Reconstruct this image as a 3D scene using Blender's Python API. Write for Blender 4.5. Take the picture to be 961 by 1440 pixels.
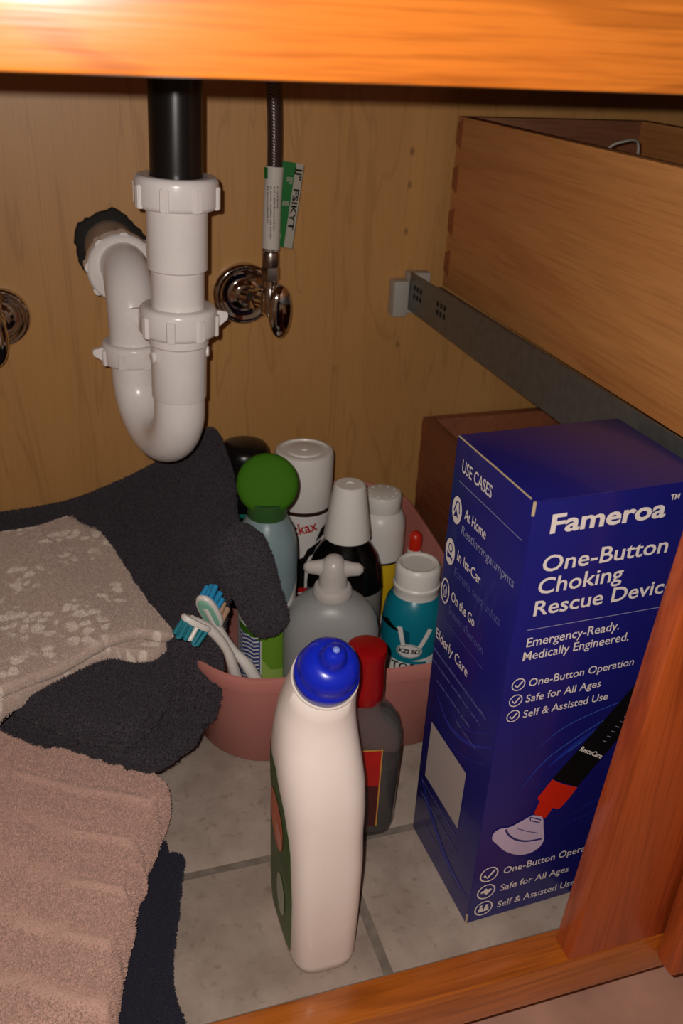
import bpy, bmesh, math, random
import numpy as np
from mathutils import Vector, Matrix

for o in list(bpy.data.objects):
    bpy.data.objects.remove(o, do_unlink=True)
random.seed(7)
rng = np.random.default_rng(11)
scene = bpy.context.scene
COL = scene.collection

# ------------------------------------------------------------------ camera
# world: x right along the cabinet face, y into the cabinet, z up, cabinet floor at z = 0 (metres)
CAMP = Vector((0, 0, .57))
RM = Matrix(((0.9506287, -0.30685325, 0.04632676),
             (0.10533544, 0.45947532, 0.88192226),
             (-0.29190671, -0.83350076, 0.46911294)))      # world -> camera
FPX = 1280.0
cam_d = bpy.data.cameras.new('camera')
cam = bpy.data.objects.new('camera', cam_d); COL.objects.link(cam)
cam.matrix_world = Matrix.Translation(CAMP) @ RM.transposed().to_4x4()
cam_d.sensor_fit = 'VERTICAL'; cam_d.sensor_height = 36; cam_d.sensor_width = 24
cam_d.lens = FPX / 1440 * 36
cam_d.clip_start = .01; cam_d.clip_end = 20
cam_d.dof.use_dof = True; cam_d.dof.focus_distance = .62; cam_d.dof.aperture_fstop = 11
scene.camera = cam
# ------------------------------------------------------------------ world, lights, exposure
w = bpy.data.worlds.new('room'); scene.world = w; w.use_nodes = True
w.node_tree.nodes['Background'].inputs[0].default_value = (1.0, .60, .36, 1)
w.node_tree.nodes['Background'].inputs[1].default_value = .11
# the phone's flash, just up and left of the lens
fl = bpy.data.lights.new('phone_flash', 'SPOT'); fl.energy = 11.0; fl.shadow_soft_size = .0025
fl.spot_size = math.radians(150); fl.spot_blend = 1.0; fl.color = (1.0, .935, .885)
flo = bpy.data.objects.new('phone_flash', fl); COL.objects.link(flo)
flo.matrix_world = Matrix.Translation(CAMP + RM.transposed() @ Vector((-.013, .013, -.003))) @ RM.transposed().to_4x4()
vs = scene.view_settings
vs.view_transform = 'Standard'; vs.look = 'None'; vs.gamma = 1; vs.use_curve_mapping = False
vs.exposure = 0.0

# ------------------------------------------------------------------ helpers
def at(px, py, y):
    """point of the photograph that lies at depth y in the cabinet"""
    d = RM.transposed() @ Vector((px - 480.5, -(py - 720), -FPX))
    return CAMP + d * ((y - CAMP.y) / d.y)
def atz(px, py, z):
    d = RM.transposed() @ Vector((px - 480.5, -(py - 720), -FPX))
    return CAMP + d * ((z - CAMP.z) / d.z)

def thing(name, loc, label, cat, group=None):
    o = bpy.data.objects.new(name, None); COL.objects.link(o)
    o.empty_display_size = .01
    o.location = loc; o['label'] = label; o['category'] = cat
    if group: o['group'] = group
    return o
def finish(name, me, mt, parent=None, smooth=True, auto=40, label=None, org=None):
    """link mesh data given in world coordinates, as a part of parent or on its own"""
    bm = bmesh.new(); bm.from_mesh(me)
    bmesh.ops.recalc_face_normals(bm, faces=bm.faces)
    off = None
    if parent is not None:
        p = parent
        off = Vector((0, 0, 0))
        while p is not None:
            off += Vector(p.location); p = p.parent
    elif org is not None:
        off = Vector(org)
    if off is not None:
        bmesh.ops.translate(bm, verts=bm.verts, vec=-off)
    for f in bm.faces: f.smooth = smooth
    if smooth and auto:
        lim = math.radians(auto)
        for e in bm.edges:
            if len(e.link_faces) == 2 and e.calc_face_angle(0) > lim: e.smooth = False
    bm.to_mesh(me); bm.free()
    o = bpy.data.objects.new(name, me); COL.objects.link(o)
    if mt is not None: me.materials.append(mt)
    if parent is not None: o.parent = parent
    elif org is not None: o.location = org
    if label: o['label'] = label
    return o
def tag(o, label, cat, group=None):
    o['label'] = label; o['category'] = cat
    if group: o['group'] = group
    return o
def pydata(name, v, f):
    me = bpy.data.meshes.new(name); me.from_pydata([tuple(p) for p in v], [], f); me.update(); return me
def bm_mesh(name, bm):
    me = bpy.data.meshes.new(name); bm.to_mesh(me); bm.free(); return me

def box_bm(bm, x0, x1, y0, y1, z0, z1, bev=0.0, seg=2):
    r = bmesh.ops.create_cube(bm, size=1)
    vsx = r['verts']
    for v in vsx:
        v.co = Vector(((x0 + x1) / 2 + v.co.x * (x1 - x0), (y0 + y1) / 2 + v.co.y * (y1 - y0), (z0 + z1) / 2 + v.co.z * (z1 - z0)))
    if bev > 0:
        es = list({e for v in vsx for e in v.link_edges})
        bmesh.ops.bevel(bm, geom=es, offset=bev, segments=seg, affect='EDGES', profile=.6)
def box(name, x0, x1, y0, y1, z0, z1, mt, parent=None, bev=.001, org=None, label=None):
    bm = bmesh.new(); box_bm(bm, x0, x1, y0, y1, z0, z1, bev)
    return finish(name, bm_mesh(name, bm), mt, parent, org=org, label=label)

def rings_mesh(name, rings, close0=True, close1=True):
    n = len(rings[0]); v = [p for r in rings for p in r]; f = []
    for i in range(len(rings) - 1):
        for j in range(n):
            k = (j + 1) % n
            f.append((i * n + j, i * n + k, (i + 1) * n + k, (i + 1) * n + j))
    if close0: f.append(tuple(range(n))[::-1])
    if close1: f.append(tuple((len(rings) - 1) * n + j for j in range(n)))
    return pydata(name, v, f)
def frame(axis):
    a = Vector(axis).normalized()
    t = Vector((1, 0, 0)) if abs(a.x) < .9 else Vector((0, 1, 0))
    e1 = (t - a * t.dot(a)).normalized(); e2 = a.cross(e1)
    return e1, e2, a
def lathe(name, org, axis, prof, mt, parent=None, seg=40, auto=35, label=None):
    """prof: (radius, height) pairs along axis from org"""
    e1, e2, a = frame(axis); org = Vector(org); rings = []
    for r, h in prof:
        r = max(r, 1e-5)
        rings.append([org + a * h + (e1 * math.cos(t) + e2 * math.sin(t)) * r for t in [2 * math.pi * i / seg for i in range(seg)]])
    return finish(name, rings_mesh(name, rings), mt, parent, auto=auto, label=label)
def catmull(pts, sub=6):
    pts = [Vector(p) for p in pts]; out = []
    P = [pts[0] * 2 - pts[1]] + pts + [pts[-1] * 2 - pts[-2]]
    for i in range(1, len(P) - 2):
        for k in range(sub):
            t = k / sub
            out.append(.5 * ((2 * P[i]) + (P[i + 1] - P[i - 1]) * t + (2 * P[i - 1] - 5 * P[i] + 4 * P[i + 1] - P[i + 2]) * t * t + (3 * P[i] - P[i - 1] - 3 * P[i + 1] + P[i + 2]) * t ** 3))
    out.append(pts[-1]); return out
def tube_mesh(name, path, rad, seg=20):
    rings = []; e1 = None
    for i, p in enumerate(path):
        a = (path[min(i + 1, len(path) - 1)] - path[max(i - 1, 0)]).normalized()
        if e1 is None: e1, e2, _ = frame(a)
        else:
            e1 = (e1 - a * e1.dot(a)).normalized(); e2 = a.cross(e1)
        r = rad(i / (len(path) - 1)) if callable(rad) else rad
        rings.append([p + (e1 * math.cos(2 * math.pi * j / seg) + e2 * math.sin(2 * math.pi * j / seg)) * r for j in range(seg)])
    return rings_mesh(name, rings)
def tube(name, pts, rad, mt, parent=None, seg=20, sub=6, label=None, org=None):
    return finish(name, tube_mesh(name, catmull(pts, sub), rad, seg), mt, parent, label=label, org=org)
def sring(c, rx, ry, n=2.5, seg=48, e1=(1, 0, 0), e2=(0, 1, 0)):
    c = Vector(c); e1 = Vector(e1); e2 = Vector(e2); out = []
    for i in range(seg):
        t = 2 * math.pi * i / seg; ct, st = math.cos(t), math.sin(t)
        out.append(c + e1 * rx * math.copysign(abs(ct) ** (2 / n), ct) + e2 * ry * math.copysign(abs(st) ** (2 / n), st))
    return out
def rrect(c, hw, hl, rad, z, ang=0, q=8, bulge=0.0):
    out = []; ca, sa = math.cos(ang), math.sin(ang)
    loc = []
    for sx, sy, a0 in ((1, 1, 0), (-1, 1, 90), (-1, -1, 180), (1, -1, 270)):
        for k in range(q + 1):
            t = math.radians(a0 + 90 * k / q)
            loc.append((sx * (hw - rad) + rad * math.cos(t), sy * (hl - rad) + rad * math.sin(t)))
        # straight side subdivided for the bulge
    full = []
    for i, p in enumerate(loc):
        full.append(p); q2 = loc[(i + 1) % len(loc)]
        if math.hypot(p[0] - q2[0], p[1] - q2[1]) > rad * .6:
            for k in range(1, 8): full.append((p[0] + (q2[0] - p[0]) * k / 8, p[1] + (q2[1] - p[1]) * k / 8))
    for x, y in full:
        x2 = x + math.copysign(bulge, x) * (1 - (y / hl) ** 2) * (abs(x) / hw) ** 2
        y2 = y + math.copysign(bulge, y) * (1 - (x / hw) ** 2) * (abs(y) / hl) ** 2
        out.append(Vector((c[0] + x2 * ca - y2 * sa, c[1] + x2 * sa + y2 * ca, z)))
    return out

# ---- flat print
def text_mesh(s, size, bold=0.0, width=None, align='LEFT', res=3):
    cu = bpy.data.curves.new('t', 'FONT'); cu.body = s; cu.size = size; cu.align_x = align
    cu.offset = bold; cu.resolution_u = res; cu.fill_mode = 'FRONT'
    ob = bpy.data.objects.new('t', cu); COL.objects.link(ob)
    dg = bpy.context.evaluated_depsgraph_get(); dg.update()
    me = bpy.data.meshes.new_from_object(ob.evaluated_get(dg))
    bpy.data.objects.remove(ob, do_unlink=True); bpy.data.curves.remove(cu)
    vv = np.array([v.co[:] for v in me.vertices])
    if width and len(vv):
        k = width / (vv[:, 0].max() - min(0, vv[:, 0].min()))
        for v in me.vertices: v.co.x *= k
    return me
def place(me, fn):
    for v in me.vertices: v.co = fn(v.co.x, v.co.y)
    return me
class Plane:
    def __init__(s, org, eu, ev, lift):
        s.o = Vector(org); s.u = Vector(eu).normalized(); s.v = Vector(ev).normalized(); s.n = s.u.cross(s.v); s.l = lift
    def __call__(s, a, b, l=0): return s.o + s.u * a + s.v * b + s.n * (s.l + l)
class Wrap:
    """a around the axis of a round bottle (metres of arc), b up; a = 0 faces azimuth az"""
    def __init__(s, c, r, az, lift=.0003, yscale=1.0): s.c = Vector(c); s.r = r; s.az = az; s.l = lift; s.k = yscale
    def __call__(s, a, b, l=0):
        r = (s.r(b) if callable(s.r) else s.r) + s.l + l
        r0 = s.r(b) if callable(s.r) else s.r
        t = s.az + a / r0
        return Vector((s.c.x + r * math.cos(t), s.c.y + r * s.k * math.sin(t), s.c.z + b))
def ptext(parent, s, size, a, b, surf, mt, bold=0.0, width=None, align='LEFT', name='lettering', lift=0.0, rot=0.0, flip=1):
    me = text_mesh(s, size, bold, width, align)
    c, sn = math.cos(rot), math.sin(rot)
    place(me, lambda x, y: surf(a + flip * (x * c - y * sn), b + x * sn + y * c, lift))
    return finish(name, me, mt, parent, smooth=False)
def pshape(parent, name, pts, surf, mt, lift=0.0, step=None):
    """flat print: polygon in surface coordinates, cut fine enough to follow a curved surface"""
    bm = bmesh.new(); f = bm.faces.new([bm.verts.new((p[0], p[1], 0)) for p in pts])
    bmesh.ops.triangulate(bm, faces=[f])
    if step:
        for _ in range(6):
            es = [e for e in bm.edges if e.calc_length() > step]
            if not es: break
            bmesh.ops.subdivide_edges(bm, edges=es, cuts=1)
            bmesh.ops.triangulate(bm, faces=bm.faces[:])
    for v in bm.verts: v.co = surf(v.co.x, v.co.y, lift)
    return finish(name, bm_mesh(name, bm), mt, parent, smooth=False)
def circ(a, b, r, n=24, ry=None, t0=0, t1=360):
    ry = ry or r
    return [(a + r * math.cos(math.radians(t0 + (t1 - t0) * i / n)), b + ry * math.sin(math.radians(t0 + (t1 - t0) * i / n))) for i in range(n)]
def pring(parent, name, a, b, r, wd, surf, mt, ry=None, lift=0.0, n=28):
    ry = ry or r
    v = []; f = []
    for i in range(n):
        t = 2 * math.pi * i / n
        v += [surf(a + r * math.cos(t), b + ry * math.sin(t), lift), surf(a + (r - wd) * math.cos(t), b + (ry - wd) * math.sin(t), lift)]
        j = (i + 1) % n; f.append((2 * i, 2 * j, 2 * j + 1, 2 * i + 1))
    return finish(name, pydata(name, v, f), mt, parent, smooth=False)
def pstroke(parent, name, pts, wd, surf, mt, lift=0.0):
    """a printed line through points; wd constant or one width for each point"""
    v = []; f = []; n = len(pts)
    for i, p in enumerate(pts):
        q0 = pts[max(i - 1, 0)]; q1 = pts[min(i + 1, n - 1)]
        d = Vector((q1[0] - q0[0], q1[1] - q0[1])).normalized()
        h = (wd[i] if hasattr(wd, '__len__') else wd) / 2
        v += [surf(p[0] - d.y * h, p[1] + d.x * h, lift), surf(p[0] + d.y * h, p[1] - d.x * h, lift)]
        if i: f.append((2 * i - 2, 2 * i - 1, 2 * i + 1, 2 * i))
    return finish(name, pydata(name, v, f), mt, parent, smooth=False)

def dashes(parent, a0, a1, b, h, surf, mt, seed=1, along='a', lift=0.0):
    """a line of print too small to read in the photograph"""
    rd_ = random.Random(seed); v = []; f = []; p = 0.0; L_ = abs(a1 - a0); sg = 1 if a1 > a0 else -1
    while p < L_:
        w_ = min(L_ - p, h * rd_.uniform(.5, 1.3)); k = len(v)
        hh = h * rd_.uniform(.65, 1.0)
        for q0, q1 in ((p, 0), (p + w_, 0), (p + w_, hh), (p, hh)):
            v.append(surf(a0 + sg * q0, b + q1, lift) if along == 'a' else surf(b + q1, a0 + sg * q0, lift))
        f.append((k, k + 1, k + 2, k + 3)); p += w_ + h * (rd_.uniform(.15, .35) if rd_.random() < .8 else .8)
    return finish('small_print', pydata('small_print', v, f), mt, parent, smooth=False)
# ------------------------------------------------------------------ materials
def srgb(r, g, b):
    f = lambda c: (c / 255 / 12.92) if c / 255 <= .04045 else ((c / 255 + .055) / 1.055) ** 2.4
    return (f(r), f(g), f(b))
def mat(name, col, rough=.5, metal=0.0, vary=None, bump=None, trans=0.0, sheen=0.0, coat=0.0, ior=1.45, spec=.5, sss=0.0, alpha=1.0):
    m = bpy.data.materials.new(name); m.use_nodes = True; nt = m.node_tree; b = nt.nodes['Principled BSDF']
    b.inputs['Base Color'].default_value = (*col, 1); b.inputs['Roughness'].default_value = rough
    b.inputs['Metallic'].default_value = metal; b.inputs['Transmission Weight'].default_value = trans
    b.inputs['Sheen Weight'].default_value = sheen; b.inputs['Coat Weight'].default_value = coat
    b.inputs['IOR'].default_value = ior; b.inputs['Specular IOR Level'].default_value = spec
    if sss:
        b.inputs['Subsurface Weight'].default_value = sss; b.inputs['Subsurface Radius'].default_value = (.006, .005, .004); b.inputs['Subsurface Scale'].default_value = 1.0
    tc = nt.nodes.new('ShaderNodeTexCoord')
    if vary:
        sc, amt = vary
        n = nt.nodes.new('ShaderNodeTexNoise'); n.inputs['Scale'].default_value = sc; n.inputs['Detail'].default_value = 4
        nt.links.new(tc.outputs['Object'], n.inputs['Vector'])
        r = nt.nodes.new('ShaderNodeValToRGB')
        r.color_ramp.elements[0].position = .3; r.color_ramp.elements[1].position = .7
        r.color_ramp.elements[0].color = (*[c * (1 - amt) for c in col], 1); r.color_ramp.elements[1].color = (*[min(1, c * (1 + amt)) for c in col], 1)
        nt.links.new(n.outputs['Fac'], r.inputs['Fac']); nt.links.new(r.outputs['Color'], b.inputs['Base Color'])
    if bump:
        sc, st = bump
        n = nt.nodes.new('ShaderNodeTexNoise'); n.inputs['Scale'].default_value = sc; n.inputs['Detail'].default_value = 3
        nt.links.new(tc.outputs['Object'], n.inputs['Vector'])
        bp = nt.nodes.new('ShaderNodeBump'); bp.inputs['Strength'].default_value = st; bp.inputs['Distance'].default_value = .001
        nt.links.new(n.outputs['Fac'], bp.inputs['Height']); nt.links.new(bp.outputs['Normal'], b.inputs['Normal'])
    return m
def wood(name, cols, grain='z', rough=.4, coat=0.0, scale=1.0, streak=.35, wave=.5, bump=.15, knots=None, sharp=.35, coat_rough=.17):
    """procedural timber: long stretched noise along the grain, a distorted ring figure and fine dark pores"""
    m = bpy.data.materials.new(name); m.use_nodes = True; nt = m.node_tree; N = nt.nodes; L = nt.links
    b = N['Principled BSDF']; b.inputs['Roughness'].default_value = rough; b.inputs['Coat Weight'].default_value = coat; b.inputs['Coat Roughness'].default_value = coat_rough
    tc = N.new('ShaderNodeTexCoord')
    def mapped(long, cross):
        mp = N.new('ShaderNodeMapping'); s = [cross * scale] * 3; s['xyz'.index(grain)] = long * scale
        mp.inputs['Scale'].default_value = s; L.new(tc.outputs['Object'], mp.inputs['Vector']); return mp
    m1 = mapped(1.6, 16)
    n1 = N.new('ShaderNodeTexNoise'); n1.inputs['Scale'].default_value = 1; n1.inputs['Detail'].default_value = 3; n1.inputs['Distortion'].default_value = .6
    L.new(m1.outputs[0], n1.inputs['Vector'])
    # ring figure: contour lines of a smooth stretched noise
    mul = N.new('ShaderNodeMath'); mul.operation = 'MULTIPLY'; mul.inputs[1].default_value = 42
    L.new(n1.outputs['Fac'], mul.inputs[0])
    sn = N.new('ShaderNodeMath'); sn.operation = 'SINE'; L.new(mul.outputs[0], sn.inputs[0])
    m2 = mapped(14, 420)
    n2 = N.new('ShaderNodeTexNoise'); n2.inputs['Scale'].default_value = 1; n2.inputs['Detail'].default_value = 5
    L.new(m2.outputs[0], n2.inputs['Vector'])
    r1 = N.new('ShaderNodeValToRGB'); e = r1.color_ramp.elements
    e[0].position = .3; e[0].color = (*cols[0], 1); e[1].position = .72; e[1].color = (*cols[1], 1)
    L.new(n1.outputs['Fac'], r1.inputs['Fac'])
    mx = N.new('ShaderNodeMixRGB'); mx.blend_type = 'MULTIPLY'
    r2 = N.new('ShaderNodeValToRGB'); e = r2.color_ramp.elements
    e[0].position = 0.0; e[0].color = (1 - wave, 1 - wave * 1.15, 1 - wave * 1.3, 1) if wave * 1.3 < 1 else (.3, .2, .1, 1); e[1].position = sharp; e[1].color = (1, 1, 1, 1)
    ad = N.new('ShaderNodeMath'); ad.operation = 'MULTIPLY_ADD'; ad.inputs[1].default_value = .5; ad.inputs[2].default_value = .5
    L.new(sn.outputs[0], ad.inputs[0]); L.new(ad.outputs[0], r2.inputs['Fac'])
    mx.inputs['Fac'].default_value = 1; L.new(r1.outputs[0], mx.inputs['Color1']); L.new(r2.outputs[0], mx.inputs['Color2'])
    mx2 = N.new('ShaderNodeMixRGB'); mx2.blend_type = 'MULTIPLY'; mx2.inputs['Fac'].default_value = 1
    r3 = N.new('ShaderNodeValToRGB'); e = r3.color_ramp.elements
    e[0].position = .33; e[0].color = (1 - streak, 1 - streak * 1.1, 1 - streak * 1.2, 1); e[1].position = .52; e[1].color = (1, 1, 1, 1)
    L.new(n2.outputs['Fac'], r3.inputs['Fac']); L.new(mx.outputs[0], mx2.inputs['Color1']); L.new(r3.outputs[0], mx2.inputs['Color2'])
    out = mx2.outputs[0]
    for kp in (knots or []):
        vm = N.new('ShaderNodeVectorMath'); vm.operation = 'SUBTRACT'; vm.inputs[1].default_value = kp[0]
        L.new(tc.outputs['Object'], vm.inputs[0])
        sc = N.new('ShaderNodeVectorMath'); sc.operation = 'MULTIPLY'; sc.inputs[1].default_value = (1, 0, .62); L.new(vm.outputs[0], sc.inputs[0])
        ln = N.new('ShaderNodeVectorMath'); ln.operation = 'LENGTH'; L.new(sc.outputs[0], ln.inputs[0])
        rr = N.new('ShaderNodeMapRange'); rr.inputs['From Min'].default_value = kp[1] * .4; rr.inputs['From Max'].default_value = kp[1]; rr.inputs['To Min'].default_value = kp[2]; rr.inputs['To Max'].default_value = 0
        L.new(ln.outputs['Value'], rr.inputs['Value'])
        mk = N.new('ShaderNodeMixRGB'); mk.inputs['Color2'].default_value = (*[c * .35 for c in cols[0]], 1)
        L.new(rr.outputs[0], mk.inputs['Fac']); L.new(out, mk.inputs['Color1']); out = mk.outputs[0]
    L.new(out, b.inputs['Base Color'])
    bp = N.new('ShaderNodeBump'); bp.inputs['Strength'].default_value = bump; bp.inputs['Distance'].default_value = .0005
    L.new(n2.outputs['Fac'], bp.inputs['Height']); L.new(bp.outputs['Normal'], b.inputs['Normal'])
    return m

WALLY = .905
M = {}
M['oak_x'] = wood('honey_oak_rail', (srgb(188, 98, 28), srgb(210, 122, 42)), 'x', .28, 1.0, 1.15, .24, .24, coat_rough=.14)
M['oak_z'] = wood('honey_oak_stile', (srgb(182, 78, 30), srgb(202, 98, 42)), 'z', .33, .3, 1.0, .22, .22)
M['ply'] = wood('maple_plywood_back', (srgb(184, 134, 76), srgb(194, 144, 84)), 'z', .45, .1, 1.1, .08, .12, .04, sharp=.05,
                knots=[((.372, 0, .464), .0035, .75), ((.372, 0, .432), .003, .7), ((.372, 0, .386), .003, .7), ((.372, 0, .264), .003, .6), ((.30, 0, .24), .004, .3)])
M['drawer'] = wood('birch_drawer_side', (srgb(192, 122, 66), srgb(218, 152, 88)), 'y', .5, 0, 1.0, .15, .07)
M['drawer_x'] = wood('birch_drawer_back', (srgb(126, 80, 54), srgb(146, 96, 66)), 'x', .5, 0, 1.4, .3, .1)
M['drawer_end'] = mat('birch_end_grain', srgb(146, 84, 46), .6, vary=(300, .25))
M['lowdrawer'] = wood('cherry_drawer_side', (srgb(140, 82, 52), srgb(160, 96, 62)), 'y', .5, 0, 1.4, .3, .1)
M['shellwood'] = wood('cabinet_side_ply', (srgb(150, 104, 60), srgb(170, 122, 74)), 'z', .5, 0, 1.2, .1, .15)
M['grout'] = mat('grey_grout', srgb(126, 114, 102), .8, vary=(90, .2))
M['pvc'] = mat('white_pvc', srgb(232, 226, 222), .26, vary=(40, .03), coat=.2)
M['pvc_grey'] = mat('aged_grey_pvc', srgb(170, 156, 142), .4, vary=(60, .12))
M['abs'] = mat('black_abs', srgb(20, 18, 18), .28)
M['rubber'] = mat('black_rubber', srgb(30, 28, 26), .8, bump=(600, .5))
M['chrome'] = mat('chrome', (.72, .70, .68), .07, 1.0)
M['nickel'] = mat('dull_nickel', (.42, .38, .34), .28, 1.0, vary=(200, .1))
M['slide'] = mat('zinc_slide', (.20, .20, .19), .42, .75, vary=(120, .12))
M['slide_dark'] = mat('slide_hole', srgb(14, 13, 12), .8)
M['bracket'] = mat('clear_white_plastic', srgb(190, 184, 174), .35, trans=.25)
M['pink'] = mat('dusty_pink_plastic', srgb(190, 122, 112), .42, vary=(25, .04), bump=(700, .08))
M['white'] = mat('white_plastic', srgb(228, 224, 216), .35, vary=(30, .03))
M['whitepaint'] = mat('white_label_print', srgb(222, 218, 212), .45)
M['offwhite'] = mat('ivory_hdpe', srgb(240, 226, 216), .27, vary=(20, .03), sss=.15)
M['bluecap'] = mat('royal_blue_plastic', srgb(18, 40, 190), .28, coat=.2)
M['greenlabel'] = mat('dark_green_label', srgb(64, 92, 42), .4, vary=(60, .25))
M['orangelabel'] = mat('orange_print', srgb(206, 104, 64), .4, vary=(90, .15))
M['redcap'] = mat('deep_red_plastic', srgb(150, 12, 16), .32)
M['redlabel'] = mat('red_label', srgb(168, 18, 16), .4, vary=(80, .15))
M['gold'] = mat('gold_print', srgb(190, 140, 60), .4)
M['clear'] = mat('clear_plastic', (.92, .92, .90), .06, trans=.95, ior=1.30)
M['brownliq'] = mat('dark_brown_liquid', srgb(44, 26, 20), .15)
M['frost'] = mat('frosted_grey_plastic', srgb(158, 158, 156), .38, sss=.3)
M['frostlight'] = mat('frosted_clear_plastic', srgb(196, 190, 184), .32, sss=.3)
M['bluegrey'] = mat('pale_blue_translucent', srgb(128, 148, 152), .3, sss=.2, vary=(20, .08))
M['greencap'] = mat('leaf_green_plastic', srgb(58, 108, 18), .75, spec=.15)
M['limegreen'] = mat('lime_green_print', srgb(108, 150, 42), .4)
M['lightlime'] = mat('pale_lime_print', srgb(150, 178, 84), .4)
M['navyprint'] = mat('navy_print', srgb(52, 66, 130), .4)
M['blackprint'] = mat('black_print', srgb(14, 13, 13), .4)
M['blackbottle'] = mat('black_bottle', srgb(12, 11, 11), .16)
M['redprint'] = mat('red_print', srgb(178, 20, 22), .4)
M['greyprint'] = mat('grey_print', srgb(120, 116, 110), .5)
M['metaldark'] = mat('dark_metal_rim', srgb(64, 40, 28), .35, .4)
M['yellow'] = mat('yellow_plastic', srgb(216, 178, 30), .4)
M['teal'] = mat('teal_plastic', srgb(12, 120, 138), .3, vary=(20, .06), coat=.1)
M['tealdark'] = mat('dark_teal_print', srgb(6, 78, 98), .35)
M['tealfoil'] = mat('green_teal_print', srgb(10, 120, 100), .3)
M['mint'] = mat('mint_rubber', srgb(140, 196, 172), .5)
M['brushwhite'] = mat('white_brush_plastic', srgb(228, 222, 214), .3)
M['bristleteal'] = mat('teal_bristles', srgb(24, 122, 138), .6)
M['bristleblue'] = mat('blue_bristles', srgb(40, 148, 200), .6)
M['bristletan'] = mat('tan_bristles', srgb(196, 158, 128), .6)
M['boxblue'] = mat('glossy_blue_card', srgb(26, 28, 112), .33, vary=(8, .12), coat=.15)
M['card'] = mat('raw_card_edge', srgb(186, 164, 130), .8)
M['printwhite'] = mat('cream_print', srgb(232, 222, 214), .45)
M['printfaint'] = mat('faint_blue_grey_print', srgb(88, 90, 150), .45)
M['printdim'] = mat('dim_white_print', srgb(146, 146, 176), .45)
M['swirl'] = mat('lighter_blue_print', srgb(38, 50, 152), .35)
M['streak'] = mat('pale_blue_streak_print', srgb(60, 96, 190), .35)
M['streakdim'] = mat('mid_blue_streak_print', srgb(32, 50, 160), .35)
M['devblack'] = mat('black_device_print', srgb(16, 15, 17), .35)
M['devred'] = mat('red_device_print', srgb(206, 40, 20), .35)
M['devmask'] = mat('mauve_mask_print', srgb(200, 182, 208), .4, vary=(60, .06))
M['devline'] = mat('indigo_line_print', srgb(50, 48, 110), .4)
M['taggreen'] = mat('green_tag_card', srgb(14, 104, 40), .5)
M['taggrey'] = mat('pale_tag_card', srgb(176, 172, 158), .5)
M['sleeve'] = mat('clear_white_sleeve', srgb(206, 200, 190), .2)
M['tan_floor'] = mat('brown_room_floor', srgb(206, 156, 134), .6, vary=(18, .22), bump=(60, .3))

def floor_tile_mat():
    m = bpy.data.materials.new('grey_stone_look_tile'); m.use_nodes = True; nt = m.node_tree; N = nt.nodes; L = nt.links
    b = N['Principled BSDF']; b.inputs['Roughness'].default_value = .5
    tc = N.new('ShaderNodeTexCoord'); n = N.new('ShaderNodeTexNoise'); n.inputs['Scale'].default_value = 22; n.inputs['Detail'].default_value = 7; n.inputs['Roughness'].default_value = .6
    L.new(tc.outputs['Object'], n.inputs['Vector'])
    n2 = N.new('ShaderNodeTexNoise'); n2.inputs['Scale'].default_value = 140; n2.inputs['Detail'].default_value = 4; L.new(tc.outputs['Object'], n2.inputs['Vector'])
    r = N.new('ShaderNodeValToRGB'); e = r.color_ramp.elements
    e[0].position = .32; e[0].color = (*srgb(150, 133, 120), 1); e[1].position = .68; e[1].color = (*srgb(180, 163, 149), 1)
    L.new(n.outputs['Fac'], r.inputs['Fac'])
    r2 = N.new('ShaderNodeValToRGB'); e = r2.color_ramp.elements
    e[0].position = .27; e[0].color = (.74, .70, .66, 1); e[1].position = .42; e[1].color = (1, 1, 1, 1); L.new(n2.outputs['Fac'], r2.inputs['Fac'])
    mx = N.new('ShaderNodeMixRGB'); mx.blend_type = 'MULTIPLY'; mx.inputs['Fac'].default_value = 1
    L.new(r.outputs[0], mx.inputs['Color1']); L.new(r2.outputs[0], mx.inputs['Color2']); L.new(mx.outputs[0], b.inputs['Base Color'])
    bp = N.new('ShaderNodeBump'); bp.inputs['Strength'].default_value = .15; bp.inputs['Distance'].default_value = .0006
    L.new(n2.outputs['Fac'], bp.inputs['Height']); L.new(bp.outputs['Normal'], b.inputs['Normal'])
    return m
M['tile'] = floor_tile_mat()
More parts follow.
